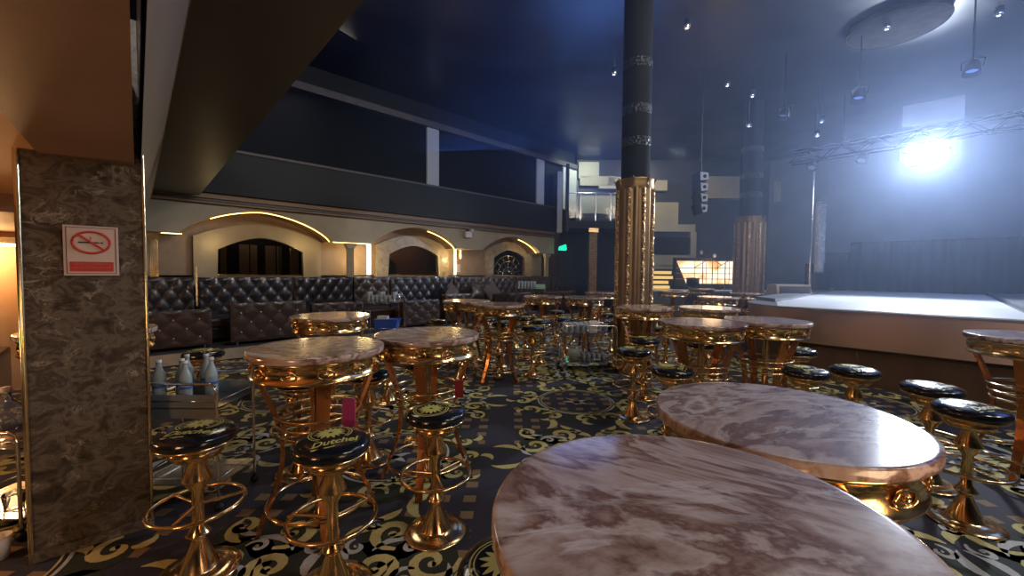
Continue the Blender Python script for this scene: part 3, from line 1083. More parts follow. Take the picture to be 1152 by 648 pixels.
def bottle_mesh():
    t = thing('water_bottle', '', 'bottle', group='clear water bottles on the cart by the column')
    MB().lathe([(.0001, 0), (.034, 0), (.037, .01), (.037, .16), (.033, .19), (.019, .225), (.014, .245), (.014, .262), (.0001, .262)], 18).build('body', M_bottle, t)
    MB().lathe([(.0375, .10), (.0378, .118)], 18).build('paper_label', M_label, t)
    MB().lathe([(.0001, .26), (.016, .26), (.016, .282), (.0001, .282)], 14).build('cap', M_white, t)
    return t


def glass(X, Y, z, r, h, label, group, src=[None]):
    if src[0] is None:
        m = MB().lathe([(.0001, 0), (.7, 0), (1., 1.), (.93, 1.), (.64, .06), (.0001, .06)], 16)
        src[0] = m.build('drinking_glass', M_glassware)
        o = src[0]
    else:
        o = src[0].copy(); COL.objects.link(o)
    o.location = W(X, Y, z); o.scale = (r, r, h)
    tag(o, label, 'glass', group)
    return o


bc = cart(-2.13, 2.70, .52, .36, .82, 'chrome serving cart holding water bottles beside the marble column', (.66, .16))
MB().box(-.25, .25, -.178, -.174, .60, .75).box(-.25, .25, .174, .178, .60, .75).build('basket', M_basket, bc)
b0 = None
spots = [(-2.32, 2.62, 'nearest the marble column'), (-2.20, 2.66, 'second from the marble column'), (-2.13, 2.60, 'third from the marble column'), (-2.05, 2.72, 'at the middle of the cart'), (-2.28, 2.80, 'in the back row near the column'), (-2.16, 2.82, 'in the back row towards the aisle')]
for i, (x, y, s) in enumerate(spots):
    lb = 'clear water bottle with blue label on the cart, ' + s
    if b0 is None:
        b0 = bottle_mesh(); b0['label'] = lb; b0.location = W(x, y, .669)
    else:
        dup(b0, W(x, y, .669), i, lb)

cart(1.22, 6.45, .85, .45, .72, 'cart full of glassware at the end of the carpet aisle', (.60, .14), arch=True)
rs = random.Random(8)
n = 0
for i in range(9):
    for j in range(3):
        if (i, j) == (4, 0): continue
        x = .86 + i * .09; y = 6.32 + j * .12
        if 1.2 < x < 1.36 and j == 0: continue
        if 1.52 < x: continue
        glass(x, y, .609, .034, .11 + .03 * rs.random(), 'clear tumbler among the glassware on top of the aisle cart', 'tumblers on the top shelf of the aisle cart')
for i in range(5):
    for j in range(2):
        glass(1.15 + i * .08, 6.33 + j * .12, .149, .034, .12, 'clear tumbler on the bottom shelf of the aisle cart', 'tumblers on the bottom shelf of the aisle cart')
tag(MB().box(-.06, .06, -.02, .02, 0, .19).build('napkin_box', M_white, None, W(1.28, 6.26, .609), YAW), 'grey white box on the glassware cart', 'box')


def bucket(X, Y, z, r, h, mat, name, label, cat='bucket', rim=True, group=None):
    t = thing(name, label, cat, W(X, Y, z), 0, group)
    MB().lathe([(.0001, 0), (r * .72, 0), (r, h), (r * .94, h), (r * .68, .01), (.0001, .01)], 24).build('body', mat, t)
    MB().ring(r, .006, h, 28).build('rim', M_chrome, t)
    MB().tube([(-r, 0, h * .9), (-r * 1.05, 0, h * 1.02), (-r * .7, 0, h * 1.35), (0, 0, h * 1.48), (r * .7, 0, h * 1.35), (r * 1.05, 0, h * 1.02), (r, 0, h * .9)], .005, 6).build('handle', M_chrome, t)
    return t


bucket(1.0, 6.35, .149, .11, .22, M_frost, 'ice_bucket', 'frosted ice bucket on the lower shelf of the glassware cart')
bucket(1.56, 6.45, .609, .075, .17, M_black, 'ice_bucket', 'black ice bucket on top of the glassware cart')

cart(-2.58, 8.1, .72, .42, 1.05, 'tall serving cart with a blue bin below, before the sofas', (.92, .36), arch=False)
t = thing('storage_bin', 'blue plastic bin on the lower shelf of the tall cart', 'bin', W(-2.5, 8.05, .369), YAW)
m = MB().prism([(-.19, 0), (.19, 0), (.23, .2), (-.23, .2)], 'y', -.14, .14); m.build('body', M_bluebin, t)
MB().box(-.24, .24, -.15, .15, .2, .215).build('rim', M_bluebin, t)
tag(MB().box(-.1, .1, -.06, .06, 0, .06).build('napkin_pack', M_white, None, W(-2.58, 8.03, .586), YAW), 'white napkin pack lying on the blue bin', 'napkins')
for i in range(7):
    for j in range(2):
        glass(-2.86 + i * .085, 8.0 + j * .14, .929, .036, .13 + .07 * (i % 3 == 0), 'clear glass on top of the tall cart by the sofas', 'glasses on the tall cart')
bucket(-2.3, 8.1, .929, .07, .15, M_chrome, 'ice_bucket', 'small metal ice bucket on the tall cart by the sofas')

cart(.52, 11.3, .8, .42, 1.2, 'far serving cart with stacked glasses below the third arch', (1.08, .4), arch=False)
for i in range(6):
    for j in range(2):
        glass(.2 + i * .085, 11.2 + j * .14, 1.089, .038, .2, 'clear glass on the far cart under the third arch', 'glasses on the far cart')
t = thing('storage_box', 'mint green box on the far serving cart', 'box', W(.78, 11.2, 1.089), YAW)
MB().box(-.13, .13, -.1, .1, 0, .1, bev=.01).build('body', M_greenbox, t)
MB().box(-.14, .14, -.11, .11, .1, .12, bev=.005).build('lid', M_greenbox, t)

# lounge cart with bottles left of the column
cart(-3.02, 2.42, .5, .4, .62, 'cart in the orange lounge with jugs, beside the marble column', (.52, .12))


def jug(X, Y, z, s, label):
    t = thing('water_jug', label, 'jug', W(X, Y, z), 0, 'clear jugs on the lounge cart')
    MB().lathe([(.0001, 0), (.07 * s, 0), (.085 * s, .03 * s), (.085 * s, .15 * s), (.05 * s, .22 * s), (.022 * s, .25 * s), (.022 * s, .29 * s), (.0001, .29 * s)], 22).build('body', M_clear, t)
    MB().lathe([(.0001, .288 * s), (.026 * s, .288 * s), (.026 * s, .315 * s), (.0001, .315 * s)], 14).build('cap', M_white, t)
    MB().tube([(.08 * s, 0, .16 * s), (.12 * s, 0, .15 * s), (.12 * s, 0, .06 * s), (.085 * s, 0, .05 * s)], .008 * s, 6).build('handle', M_clear, t)


jug(-2.98, 2.34, .53, 1.0, 'bigger clear jug with white cap on the lounge cart')
jug(-3.14, 2.44, .53, .75, 'smaller clear jug behind the bigger one on the lounge cart')
t = thing('shelf_glint_cup', 'glowing candle added as the lamp reflection on the shelf of the lounge cart', 'glint', W(-2.86, 2.28, .50))  # glowing cup added to stand for a lamp reflection on the shelf
t.location = W(-2.93, 2.32, .129)
MB().lathe([(.0001, 0), (.04, 0), (.05, .09), (.045, .09), (.036, .01), (.0001, .01)], 18).build('glass_cup', M_clear, t)
MB().lathe([(.0001, .012), (.034, .012), (.034, .05), (.0001, .05)], 16).build('glint_core', M_shelfglint, t)
t = thing('plastic_cup', 'cream plastic cup standing on the floor by the marble column', 'cup', W(-2.72, 2.08, 0))
MB().lathe([(.0001, 0), (.035, 0), (.05, .12), (.046, .12), (.032, .01), (.0001, .01)], 18).build('body', M_white, t)
MB().ring(.049, .003, .12, 20).build('rim', M_white, t)

# ------------------------------------------------------------------ orange lounge beyond the column
struct(MB().box(-6, -.62, 8.0, 8.2, 0, 2.0).build('wall_lounge', M_orange))
tag(MB().box(-1.02, -.80, 7.9, 7.97, .5, 1.82).build('mosaic_panel', M_ham), 'narrow gold mosaic panel on the orange lounge wall', 'panel')
t = thing('wall_lamp', 'bright warm lamp high on the orange lounge wall', 'lamp', (-1.3, 7.9, 1.86))
MB().box(-.35, .25, -.06, .04, -.02, .06, bev=.01).build('housing', M_brass, t)
MB().box(-.33, .23, -.05, .02, -.05, -.02).build('diffuser', M_led2, t)
t = thing('lounge_sofa', 'orange brown leather sofa in the lounge past the column', 'sofa', (-2.4, 6.6, 0))
MB().box(-.9, 1.2, 0, .8, .1, .45, bev=.05).build('seat', M_leather, t)
MB().box(-.9, 1.2, .8, 1.0, .1, .95, bev=.05).build('backrest', M_leather, t)
for x in (-.98, 1.12):
    MB().box(x, x + .16, 0, .95, .1, .62, bev=.03).build('armrest', M_leather, t)


# ------------------------------------------------------------------ fluted gold pillars
def pillar(X, Y, R, H, label):
    t = thing('fluted_pillar', label, 'pillar', W(X, Y), YAW)
    nfl = 16

    def fl(a, z):
        return 1 - .07 * (0.5 + .5 * math.cos(a * nfl)) ** 1.5
    s = MB().lathe([(R, .18), (R, H - .1)], nfl * 8, flute=fl)
    sh = s.build('shaft', M_fluted, t)
    for k in range(0, nfl, 2):
        a = 2 * PI * (k + .5) / nfl
        x, y = (R + .002) * math.cos(a), (R + .002) * math.sin(a)
        MB().tube([(x, y, .2), (x, y, H - .12)], R * .10, 8).build('beaded_rib', M_ham, sh)
    MB().lathe([(R * 1.18, 0), (R * 1.18, .1), (R * 1.1, .13), (R * 1.1, .16), (R * .98, .19)], 40).build('base', M_gold, t)
    MB().lathe([(R * .98, H - .12), (R * 1.02, H - .08), (R * 1.0, H - .03), (R * 1.04, H + .02), (R * 1.05, H + .04), (R * .9, H + .05)], 40).build('capital', M_fluted, t)
    for k in range(8):
        a = 2 * PI * k / 8 + .4
        m = MB(); x, y = math.cos(a), math.sin(a)
        m.tube([(R * .97 * x, R * .97 * y, H - .06), (R * 1.06 * x, R * 1.06 * y, H + .02), (R * 1.16 * x, R * 1.16 * y, H + .06)], [.022, .018, .006], 6)
        m.build('acanthus_leaf', M_fluted, t)
    u = MB().lathe([(R * .78, H + .05), (R * .78, 6.14)], 48)
    u.build('upper_drum', M_drum, t)
    for z in (H + .55, H + 1.05, H + 1.75):
        MB().lathe([(R * .80, z), (R * .80, z + .14)], 48).build('mirror_band', M_band, t)
    return t


pillar(1.96, 6.50, .285, 2.98, 'fluted gold pillar standing nearer, between tables and aisle end')
pillar(6.46, 11.0, .345, 3.05, 'fluted gold pillar standing further off beside the glowing screen')

# ------------------------------------------------------------------ stage
SZ = 1.05


def stage_outline(g=0.):
    pts = []
    # front edge slightly bowed, rounded corner at the audience side
    for v in lin(-8.8, 1.3, 48):
        t = (v + .3) / 5
        pts.append((7.28 + g + .10 * t * t if v > -.3 else 7.28 + g + .02 * abs(t), v))
    for k in range(1, 17):
        a = PI + -PI / 2 * k / 16
        pts.append((8.4 + (1.08 - g) * math.cos(a), 1.35 + (1.08 - g) * math.sin(a)))
    pts += [(10.2, 2.55 - g), (17.2, 2.55 - g), (17.2, -8.8)]
    return pts


st = thing('stage', 'raised stage with copper front and pale runway top', 'stage', (0, 0, 0))
so = stage_outline(0.)
mb = MB()
mb.add([(x, y, z) for x, y in so for z in (SZ - .52, SZ - .02)], [(2 * i, 2 * i + 1, (2 * i + 3) % (2 * len(so)), (2 * i + 2) % (2 * len(so))) for i in range(len(so))], 0, True)
mb.build('fascia', M_stagecopper, st)
MB().prism(stage_outline(.1), 'z', 0, SZ - .52).build('plinth', M_stagelow, st)
MB().prism(stage_outline(-.02), 'z', SZ - .02, SZ).build('deck', M_wing, st)
MB().prism([(7.3, -.75), (7.3, 1.75), (8.3, 2.0), (17.0, 2.3), (17.0, -.75)], 'z', SZ, SZ + .012).build('runway', M_runway, st)
MB().prism([(8.35, 2.04), (9.3, 1.98), (17.0, 2.36), (17.0, 2.5), (8.9, 2.5)], 'z', SZ, SZ + .06).build('wing_panel', M_wing, st)
MB().prism([(8.9, -.82), (17.0, -.82), (17.0, -6), (8.9, -6)], 'z', SZ, SZ + .06).build('wing_panel', M_wing, st)
# black low curtain wall across the back of the stage
cm = MB()
nfold = 170
vs = []
for i in range(nfold + 1):
    v = -8.6 + 10.6 * i / nfold
    y = .05 * math.sin(i * .9)
    vs += [(16.2 + y, v, SZ), (16.2 + y, v, 2.55)]
cm.add(vs, [(2 * i, 2 * i + 2, 2 * i + 3, 2 * i + 1) for i in range(nfold)], 0, True)
cv = thing('stage_curtain', 'dark navy curtain wall across the back of the stage', 'curtain', (0, 0, 0))
cm.build('drape', M_curt, cv)
MB().box(16.3, 16.4, -8.6, 2.0, SZ, 2.5).build('frame', M_black, cv)
tag(MB().box(16.0, 17.0, 2.05, 3.1, SZ, 1.9).box(16.2, 16.9, 2.05, 2.6, 1.9, 2.25).build('speaker_stack', M_black), 'low black stepped stack at the end of the stage curtain', 'equipment')
struct(MB().box(19.0, 19.2, -9, 12.5, 0, 6.15).build('wall_stage', M_back))


# ------------------------------------------------------------------ back wall facing the dance floor, balcony return, screens
def fb(X0, X1, Y0, Y1, z0, z1, mi=0, mb=None):
    m = mb or MB()
    m.box(X0, X1, Y0, Y1, z0, z1, mi)
    return m


ORG = W(0, 0)
bw = fb(2.6, 12.4, 16.6, 16.8, 0, 6.15).build('wall_back', M_wallmid, None, (0, 0, 0), YAW)
struct(bw)


def bk(name, mats, boxes, label, cat, kind=None):
    m = MB()
    for b in boxes:
        m.box(*b[:6], mi=b[6] if len(b) > 6 else 0)
    o = m.build(name, mats, None, (0, 0, 0), YAW)
    return tag(o, label, cat, None, kind) if not kind else struct(o)


# stepped beige panels  (scale 16.5/14 from 14 m)
k = 16.5 / 14
bk('stepped_panel', M_stepped, [(2.25 * k, 2.95 * k, 16.4, 16.6, 4.55 * k, 5.1 * k), (2.95 * k, 3.9 * k, 16.4, 16.6, 4.2 * k, 4.6 * k), (2.3 * k, 3.5 * k, 16.4, 16.6, 4.3 * k, 4.62 * k)],
   'beige stepped wall panel above the chrome balcony railing', 'wall panel')
bk('stepped_panel', M_stepped, [(2.3 * k, 3.55 * k, 16.4, 16.6, 3.35 * k, 3.95 * k)], 'pale panel behind the chrome posts of the balcony railing', 'wall panel')
bk('stepped_panel', M_stepped, [(4.6 * k, 5.7 * k, 16.4, 16.6, 2.75 * k, 3.75 * k), (5.7 * k, 6.3 * k, 16.4, 16.6, 2.75 * k, 3.0 * k), (4.6 * k, 6.3 * k, 16.4, 16.6, 1.55 * k, 1.95 * k), (6.15 * k, 6.35 * k, 16.4, 16.6, 1.3 * k, 2.75 * k), (4.6 * k, 6.3 * k, 16.4, 16.6, 1.1 * k, 1.6 * k)],
   'big beige stepped panel with a dark slot beside the nearer pillar', 'wall panel')
bk('stepped_panel', M_stepped, [(4.4 * k, 5.3 * k, 16.4, 16.6, 4.15 * k, 4.5 * k)], 'small dim beige panel high beside the nearer pillar', 'wall panel')
bk('stepped_panel', M_stepped, [(6.5 * k, 7.9 * k, 16.4, 16.6, 3.9 * k, 4.65 * k)], 'dim beige panel behind the hanging line array speaker', 'wall panel')
bk('stepped_panel', M_stepped, [(9.0 * k, 9.75 * k, 16.3, 16.5, 3.8 * k, 4.5 * k)], 'dim square panel high beyond the further pillar', 'wall panel')
bk('trim_20', M_dark, [(4.9 * k, 6.1 * k, 16.35, 16.42, 2.0 * k, 2.55 * k)], '', '', 'structure')
# upper slab and alcove under it
bk('floor_gallery', M_dark, [(1.9, 4.4, 14.6, 16.6, 3.15, 3.42)], '', '', 'structure')
bk('wall_alcove', M_curt, [(1.9, 4.4, 16.3, 16.5, 0, 3.15)], '', '', 'structure')
# chrome railing with glass
t = thing('balcony_railing', 'chrome post and glass railing on the balcony beside the nearer pillar', 'railing', W(0, 14.65, 3.42), YAW)
for x in (1.95, 2.45, 3.0, 3.55, 4.1):
    MB().tube([(x, 0, 0), (x, 0, 1.0)], .03, 8).build('post', M_chrome, t)
MB().tube([(1.9, 0, 1.0), (4.3, 0, 1.0)], .02, 8).build('top_rail', M_chrome, t)
MB().box(1.95, 4.2, -.01, .01, .1, .92).build('glass_panel', M_clear, t)
tag(MB().box(1.62, 1.80, -.1, .1, 3.0, 5.2).build('corner_mullion', M_post, None, W(0, 14.8), YAW), 'pale upright beside the chrome railing at the balcony corner', 'upright')
tag(MB().box(1.9, 2.0, -.1, .1, 3.0, 5.4).build('corner_mullion', M_black, None, W(0, 14.5), YAW), 'thin black upright at the balcony corner', 'upright')
# gold column in the alcove
t = thing('alcove_column', 'slim gold patterned column in the dark alcove below the railing', 'column', W(2.9, 14.6), YAW)
MB().box(-.14, .14, -.14, .14, 0, 3.14, bev=.01).build('shaft', M_ham, t)
MB().box(-.17, .17, -.17, .17, 3.0, 3.14).build('capital', M_gold, t)

# led screen and its frame
t = thing('led_screen', 'glowing white and orange screen behind the microphone stands', 'screen', W(0, 14.0), YAW)
m = MB(); m.prism([(5.75, 1.98), (7.88, 1.98), (7.88, 1.2), (6.1, 1.2)], 'y', 0, .08); m.build('panel', M_screen, t)
g = MB()
for z in (1.36, 1.55, 1.74):
    g.box(5.7, 7.9, -.02, -.005, z - .012, z + .012)
for x in (6.35, 6.75, 7.15, 7.55):
    g.box(x - .008, x + .008, -.02, -.005, 1.2, 1.98)
g.build('grid_bars', M_wood, t)
MB().box(5.7, 8.0, .1, .3, .6, 2.1).build('back_case', M_black, t)
# gold louvres
t = thing('light_louvers', 'four glowing gold louvers beside the nearer fluted pillar', 'light', W(0, 14.0), YAW)
for i, z in enumerate((1.62, 1.45, 1.28, 1.11)):
    MB().box(4.8, 5.55 + .05 * (i % 2) - .1 * (i > 1), 0, .2, z - .1, z).build('louver', pm('gold_glow', (.8, .6, .2), .4, 0, (1, .66, .22), .75), t)
MB().box(4.7, 5.75, .2, .3, .8, 1.7).build('back_panel', M_black, t)
# low back stage / counter
t = thing('band_stage', 'low pale platform under the glowing screen and louvers', 'platform', W(0, 13.2), YAW)
MB().box(4.3, 8.6, 0, 1.4, 0, .95).build('body', M_wing, t)
MB().box(4.2, 8.7, -.05, .6, .95, 1.0).build('top', M_runway, t)


def mic(X, Y, z, h, boom, label):
    t = thing('microphone_stand', label, 'mic stand', W(X, Y, z), YAW, 'microphone stands before the screen')
    for k in range(3):
        a = 2 * PI * k / 3
        MB().tube([(0, 0, .12), (.28 * math.cos(a), .28 * math.sin(a), .01)], .012, 6).build('leg', M_black, t)
    MB().tube([(0, 0, .1), (0, 0, h)], .014, 6).build('pole', M_black, t)
    b = MB().tube([(-.3 * boom, 0, h - .22), (.35 * boom, 0, h + .18)], .012, 6).build('boom', M_black, t)
    MB().ball((.38 * boom, 0, h + .2), .05, 10, sz=1.4).build('microphone', M_array, b)


mic(6.35, 13.4, 1.0, .95, 1., 'microphone stand nearest the slanted end of the glowing screen')
mic(6.62, 13.3, 1.0, 1.05, -1., 'microphone stand with raised boom before the middle of the screen')
mic(7.15, 13.5, 1.0, .95, 1., 'microphone stand before the orange end of the screen')
t = thing('drum_seat', 'round dark drum silhouetted against the glowing screen', 'drum', W(6.05, 13.45, 1.0), YAW)
MB().lathe([(.02, 0), (.02, .12), (.2, .14), (.2, .4), (.0001, .42)], 20).build('shell', M_black, t)
MB().ring(.2, .012, .4, 24).build('hoop', M_chrome, t)
t = thing('stage_monitor', 'beige box monitor lying at the far corner of the stage', 'monitor', W(6.55, 9.3, SZ + .0), YAW)
MB().prism([(0, 0), (.45, 0), (.38, .26), (.05, .26)], 'x', -.4, .4).build('cabinet', M_wood, t)
MB().box(-.36, .36, -.012, 0, .03, .22).build('grille', M_beam, t)
# mirror mosaic post & thin pole near stage end
t = thing('mirror_column', 'glittering mirror mosaic column at the end of the stage', 'column', W(9.15, 12.0), YAW)
MB().box(-.09, .09, -.09, .09, 1.6, 3.7, bev=.01).build('shaft', M_mosmirror, t)
MB().box(-.2, .2, -.2, .2, 0, 1.6, bev=.01).build('plinth', M_black, t)
t = thing('dance_pole', 'thin chrome pole standing beside the mirror mosaic column', 'pole', W(8.75, 11.8), YAW)
MB().tube([(0, 0, 1.0), (0, 0, 6.1)], .03, 10).build('tube', M_chrome, t)
MB().lathe([(.12, .98), (.12, 1.02), (.04, 1.05)], 16).build('flange', M_chrome, t)

# ------------------------------------------------------------------ line array speaker
t = thing('line_array', 'hanging column of four pale line array speakers beyond the pillars', 'speaker', W(4.25, 9.0), YAW)
for i in range(4):
    z1 = 3.82 - i * .235
    y0 = .03 * i
    m = MB(); m.prism([(-.10 + y0 * .3, z1), (.12, z1), (.10 , z1 - .22), (-.09 + y0, z1 - .22)], 'y', -.25, .25)
    cb = MB().prism([(-.11, z1), (.09, z1 - .02), (.09 - .005 * i, z1 - .20), (-.11 + .025 * i, z1 - .225)], 'y', 0, .4).build('cabinet', M_black, t)
    MB().prism([(-.10 + .012 * i, z1 - .02), (.08, z1 - .035), (.08 - .005 * i, z1 - .19), (-.09 + .024 * i, z1 - .205)], 'y', -.012, 0).build('grille', M_array, cb)
    MB().lathe([(.04, 0), (.036, .01)], 14, c=(0, 0, 0)).build('driver', M_black, cb, (-.002, -.016, z1 - .115)).rotation_euler = (PI / 2, 0, 0)
MB().tube([(0, .2, 3.82), (0, .2, 6.1)], .02, 6).build('cable', M_black, t)


# ------------------------------------------------------------------ truss and lamps over the stage
def truss(p0, p1, label, s=.15):
    a, b = Vector(p0), Vector(p1)
    L = (b - a).length
    t = thing('lighting_truss', label, 'truss', a)
    t.rotation_euler = (0, 0, math.atan2(b.y - a.y, b.x - a.x))
    for k, (y, z) in enumerate(((-s, -s), (s, -s), (s, s), (-s, s))):
        MB().tube([(0, y, z), (L, y, z)], .022, 6).build('chord', M_truss, t)
    br = MB()
    n = int(L / .35)
    for i in range(n):
        x0, x1 = L * i / n, L * (i + 1) / n
        f = 1 if i % 2 else -1
        br.tube([(x0, -s, -s * f), (x1, -s, s * f)], .01, 5)
        br.tube([(x0, s, -s * f), (x1, s, s * f)], .01, 5)
        br.tube([(x0, -s * f, s), (x1, s * f, s)], .01, 5)
    br.build('bracing', M_truss, t)
    for x in (L * .15, L * .85):
        MB().tube([(x, 0, s), (x, 0, 6.13 - a.z)], .012, 6).build('hanger', M_black, t)


truss((13.3, -4.5, 4.75), (13.3, 3.0, 4.75), 'lighting truss carrying the blazing white floodlight over the stage')


def par(loc, aim, label, on=False, s=1., hang=False):
    t = thing('stage_lamp', label, 'stage lamp', loc, 0, 'stage lamps on the trusses')
    dv = (Vector(aim) - Vector(loc)).normalized()
    t.rotation_mode = 'QUATERNION'
    t.rotation_quaternion = dv.to_track_quat('-Z', 'Y')
    MB().lathe([(.0001, .12 * s), (.07 * s, .11 * s), (.09 * s, .04 * s), (.11 * s, -.12 * s), (.105 * s, -.12 * s), (.085 * s, .0), (.0001, .0)], 20).build('housing', M_black, t)
    MB().lathe([(.0001, -.015), (.095 * s, -.015), (.095 * s, -.022)], 20).build('lens', M_lens if on else M_array, t)
    if hang:
        up = dv.to_track_quat('-Z', 'Y').inverted() @ Vector((0, 0, 6.14 - loc[2]))
        MB().tube([(0, 0, .12), tuple(up)], .012, 6).build('hanger_pipe', M_truss, t)
    MB().tube([(-.12 * s, 0, 0), (-.13 * s, 0, .14 * s), (0, 0, .2 * s), (.13 * s, 0, .14 * s), (.12 * s, 0, 0)], .01, 6).build('yoke', M_black, t)
    return t


FL = Vector((13.15, .35, 4.22))
t = thing('floodlight', 'blazing white floodlight hanging above the stage', 'floodlight', FL)
t.rotation_euler = (0, 0, math.atan2(-FL.y, -FL.x))
MB().box(-.16, .0, -.34, .34, -.14, .14, bev=.02).build('housing', M_black, t)
MB().box(.0, .015, -.33, .33, -.12, .12).build('lens', M_lens, t)
MB().tube([(-.08, -.44, 0), (-.08, -.46, .3), (-.08, .46, .3), (-.08, .44, 0)], .014, 6).build('yoke', M_chrome, t)
MB().prism([(0, .16), (.22, .26), (.22, .275), (0, .18)], 'y', -.4, .4).build('barn_door', M_chrome, t)
MB().tube([(-.08, 0, .3), (-.08, 0, .42)], .02, 6).build('clamp', M_black, t)
for i, (v, d) in enumerate(((-3.6, 'first'), (-2.4, 'second'), (-1.2, 'third'), (1.5, 'fourth'), (2.5, 'last'))):
    par((13.3, v, 4.45), (9, v, 0), 'unlit %s lamp along the floodlight truss, counted from the far stage side' % d)
for i, (v, d) in enumerate(((-3.2, 'first'), (-1.8, 'second'), (-.2, 'third'), (1.2, 'fourth'), (2.4, 'last'))):
    par((10.0, v, 4.93), (8, v + .3, 0), 'unlit %s lamp of the row hanging on pipes over the stage front' % d, hang=True)
# panel added in place of the lamp glow mirrored in the ceiling
tag(MB().box(-.5, .5, -.02, .02, -.25, .25).build('lamp_glow_panel', M_wing, None, (13.6, .3, 5.35), PI / 2 + .1), 'panel added as the floodlight glow mirrored in the ceiling', 'panel')
# round ceiling disc
p = W(6.95, 7.5, 6.02)
t = thing('ceiling_disc', 'big round shallow disc on the dark ceiling above the stage edge', 'ceiling disc', p)
MB().lathe([(.0001, 0), (.65, 0), (.7, .03), (.7, .12), (.0001, .12)], 48).build('disc', M_disc, t)
MB().ring(.7, .02, .03, 48).build('rim', M_disc, t)
# little glowing lamps added for the bright specks on the glossy ceiling
sp0 = None
SP = [(4.9, 9.4, 5.85, 'near the centre of the hall ceiling'), (5.6, 9.6, 5.7, 'one step past the ceiling centre towards the stage'), (6.6, 7.3, 5.9, 'beside the round ceiling disc'), (8.1, 6.9, 5.9, 'beyond the round ceiling disc, close to the picture edge'),
      (2.1, 8.6, 5.7, 'above the nearer fluted pillar'), (6.0, 10.4, 5.3, 'high above the further fluted pillar'), (7.4, 9.8, 5.2, 'between the further pillar and the floodlight'), (7.6, 10.2, 5.0, 'just below another lamp towards the floodlight'), (3.1, 7.4, 5.95, 'over the tables by the nearer pillar')]
for i, (X, Y, z, s) in enumerate(SP):
    t = thing('ceiling_speck_lamp', 'small lamp added for a bright ceiling speck ' + s, 'spotlight', W(X, Y, z), YAW + i, 'small lamps added for ceiling specks')
    MB().lathe([(.05, 0), (.06, .02), (.06, .14), (.0001, .15)], 14).build('housing', M_chrome, t)
    MB().lathe([(.0001, .01), (.025, .006), (.025, .0)], 12).build('lens', M_spark, t)
    MB().tube([(0, 0, .14), (0, 0, 6.14 - z)], .012, 6).build('stem', M_chrome, t)

# ------------------------------------------------------------------ haze
hz = MB().box(3.4, 18.9, -8.9, 9.6, 1.12, 6.1)
hm = D.materials.new('light_haze'); hm.use_nodes = True
nt = hm.node_tree; nt.nodes.clear()
vo = nt.nodes.new('ShaderNodeVolumeScatter'); out = nt.nodes.new('ShaderNodeOutputMaterial')
vo.inputs['Density'].default_value = .017
vo.inputs['Color'].default_value = (.52, .67, 1, 1)
vo.inputs['Anisotropy'].default_value = .6
nt.links.new(vo.outputs[0], out.inputs['Volume'])
o = hz.build('haze', hm)
tag(o, 'thin blue light haze filling the air over the stage', 'haze', None, 'stuff')


# ------------------------------------------------------------------ lights
def light(kind, loc, e, col, size=.1, aim=None, spot=None, sy=None, blend=.5, spec=1., vol=1.):
    l = D.lights.new('light', kind); l.energy = e; l.color = col
    if kind == 'AREA':
        l.size = size
        if sy: l.shape = 'RECTANGLE'; l.size_y = sy
    else:
        l.shadow_soft_size = size
    if kind == 'SPOT':
        l.spot_size = spot; l.spot_blend = blend
    l.specular_factor = spec; l.volume_factor = vol
    o = D.objects.new('light', l); COL.objects.link(o); o.location = loc
    if aim is not None:
        o.rotation_euler = (Vector(aim) - Vector(loc)).to_track_quat('-Z', 'Y').to_euler()
    return o


LB = (.62, .76, 1.)
light('SPOT', FL + Vector((-.2, 0, 0)), 1700, (.74, .82, 1), .14, (2, 0, .8), math.radians(140), blend=.8)
light('POINT', FL + Vector((-.2, 0, .25)), 150, (.45, .60, 1), .08)
# stage wash and hall wash (unseen blue lights added to tint haze, backdrop and ceiling)
light('AREA', (17.3, -1.5, 5.9), 95, (.30, .46, 1), 2.5, (19, -1.5, 3.4), sy=8)
light('AREA', (9.5, -3.0, 6.05), 110, (.13, .30, 1), 4, (8.5, -1.0, 0))
light('AREA', (10.5, 7.5, 6.0), 40, (.2, .36, 1), 3, (10, 6.5, 0))
light('AREA', (8.5, .5, 3.4), 100, (.13, .29, 1), 2.5, (8.5, .5, 6.1))  # this and the next two: mid-air uplights without fixtures, added to blue the ceiling
light('AREA', (8.5, 6.0, 3.4), 120, (.13, .29, 1), 2.5, (8.5, 6.0, 6.1))
light('AREA', (4.2, 5.5, 3.6), 48, (.15, .31, 1), 2, (3.6, 5.0, 6.1))
# house lights behind the viewer
light('AREA', (-1.2, -2.6, 5.6), 185, (1, .90, .84), 1.0, (1.4, .6, .8))
light('AREA', (3.2, -3.2, 5.8), 80, (1., .93, .9), 1.0, (3.2, 2.5, .5))
light('AREA', (5.5, -4.5, 5.8), 120, (1, .90, .78), 1.2, (3, 5, 0))
light('AREA', (2.4, 8.6, 5.9), 40, (1, .86, .70), 1.5, (3.0, 6.5, 0))
# warm lounge
light('POINT', (-1.9, 3.6, 1.0), 40, (1, .52, .22), .15)
light('POINT', (-1.6, .9, 1.1), 36, (1, .54, .26), .2)
light('AREA', (1.1, -1.2, .9), 20, (1, .66, .40), .8, (-.2, 1.4, 2.2))  # unseen fill outside the lounge, added to brighten the bulkhead from below
light('POINT', (-1.35, 7.6, 1.7), 40, (1, .60, .28), .1)
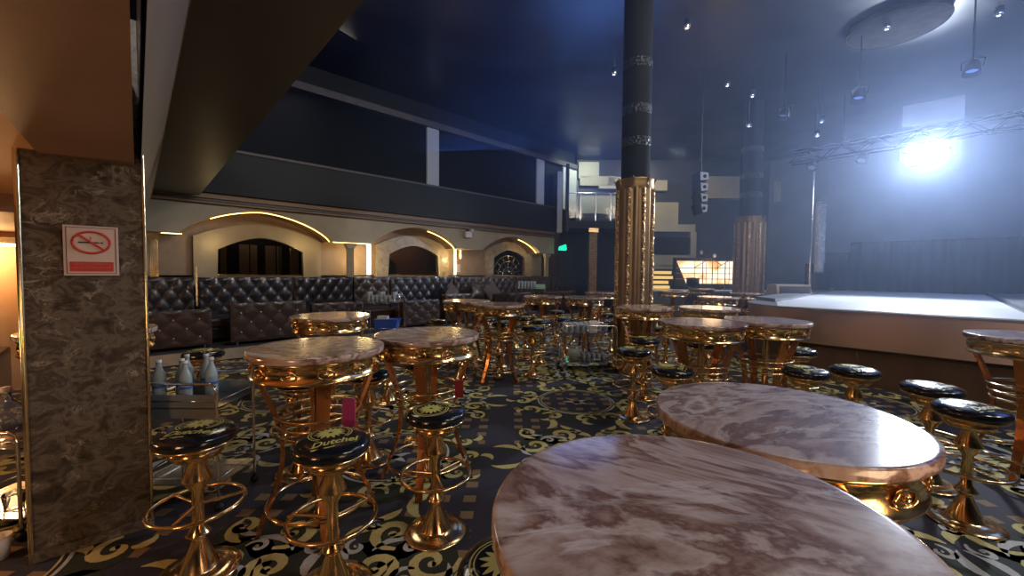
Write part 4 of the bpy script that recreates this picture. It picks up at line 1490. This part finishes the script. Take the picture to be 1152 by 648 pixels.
# warm glow on the arcade
light('POINT', (1.2, 10.45, 2.1), 3, (1, .72, .34), .08)
light('POINT', (2.9, 10.45, 2.1), 3, (1, .72, .34), .08)
light('POINT', (4.25, 10.3, 1.9), 11, (1, .70, .30), .08)
light('POINT', (7.35, 10.4, 1.9), 8, (1, .72, .32), .08)
light('POINT', (10.6, 10.15, 2.1), 4, (1, .66, .28), .08)
light('AREA', (5.5, 1.0, 5.6), 75, (1, .86, .66), 2, (5.5, 10.4, 1.6))
for q, p in enumerate(light_spots):
    light('POINT', p, (9, 16, 5)[q], (1, .74, .45), .06)
# band corner
light('POINT', tuple(W(6.6, 13.2, 1.9)), 14, (1, .62, .34), .3)
light('AREA', tuple(W(5.8, 14.2, 5.9)), 40, (1, .88, .66), .6, tuple(W(5.6, 16.6, 2.8)))
light('AREA', tuple(W(2.9, 14.7, 5.9)), 45, (.85, 1, .9), .5, tuple(W(3.0, 16.6, 4.2)))
light('POINT', (11.9, 9.7, 2.2), .8, (.1, 1, .6), .1)

w = D.worlds.new('world'); bpy.context.scene.world = w
w.use_nodes = True
w.node_tree.nodes['Background'].inputs[0].default_value = (.5, .62, 1, 1)
w.node_tree.nodes['Background'].inputs[1].default_value = .02

# ------------------------------------------------------------------ camera
sc = bpy.context.scene
cam = D.cameras.new('camera')
cam.sensor_width = 36
cam.lens = 452 / 1152 * 36
cam.clip_start = .02
co = D.objects.new('camera', cam); COL.objects.link(co)
co.location = (0, 0, EYE)
pitch = math.radians(2.3); roll = math.radians(.5)
Mx = Matrix.Rotation(YAW, 4, 'Z') @ Matrix.Rotation(PI / 2 - pitch, 4, 'X') @ Matrix.Rotation(roll, 4, 'Z')
co.rotation_euler = Mx.to_euler()
sc.camera = co
vs = sc.view_settings
sc.display_settings.display_device = 'sRGB'
vs.view_transform = 'Standard'; vs.look = 'None'; vs.exposure = 0; vs.gamma = 1; vs.use_curve_mapping = False
cy = sc.cycles
cy.use_denoising = True
cy.denoiser = 'OPENIMAGEDENOISE'
cy.max_bounces = 8; cy.diffuse_bounces = 3; cy.glossy_bounces = 5; cy.transmission_bounces = 6; cy.volume_bounces = 0; cy.transparent_max_bounces = 8
cy.sample_clamp_indirect = 4; cy.sample_clamp_direct = 0
cy.caustics_reflective = False; cy.caustics_refractive = False
cy.volume_max_steps = 64
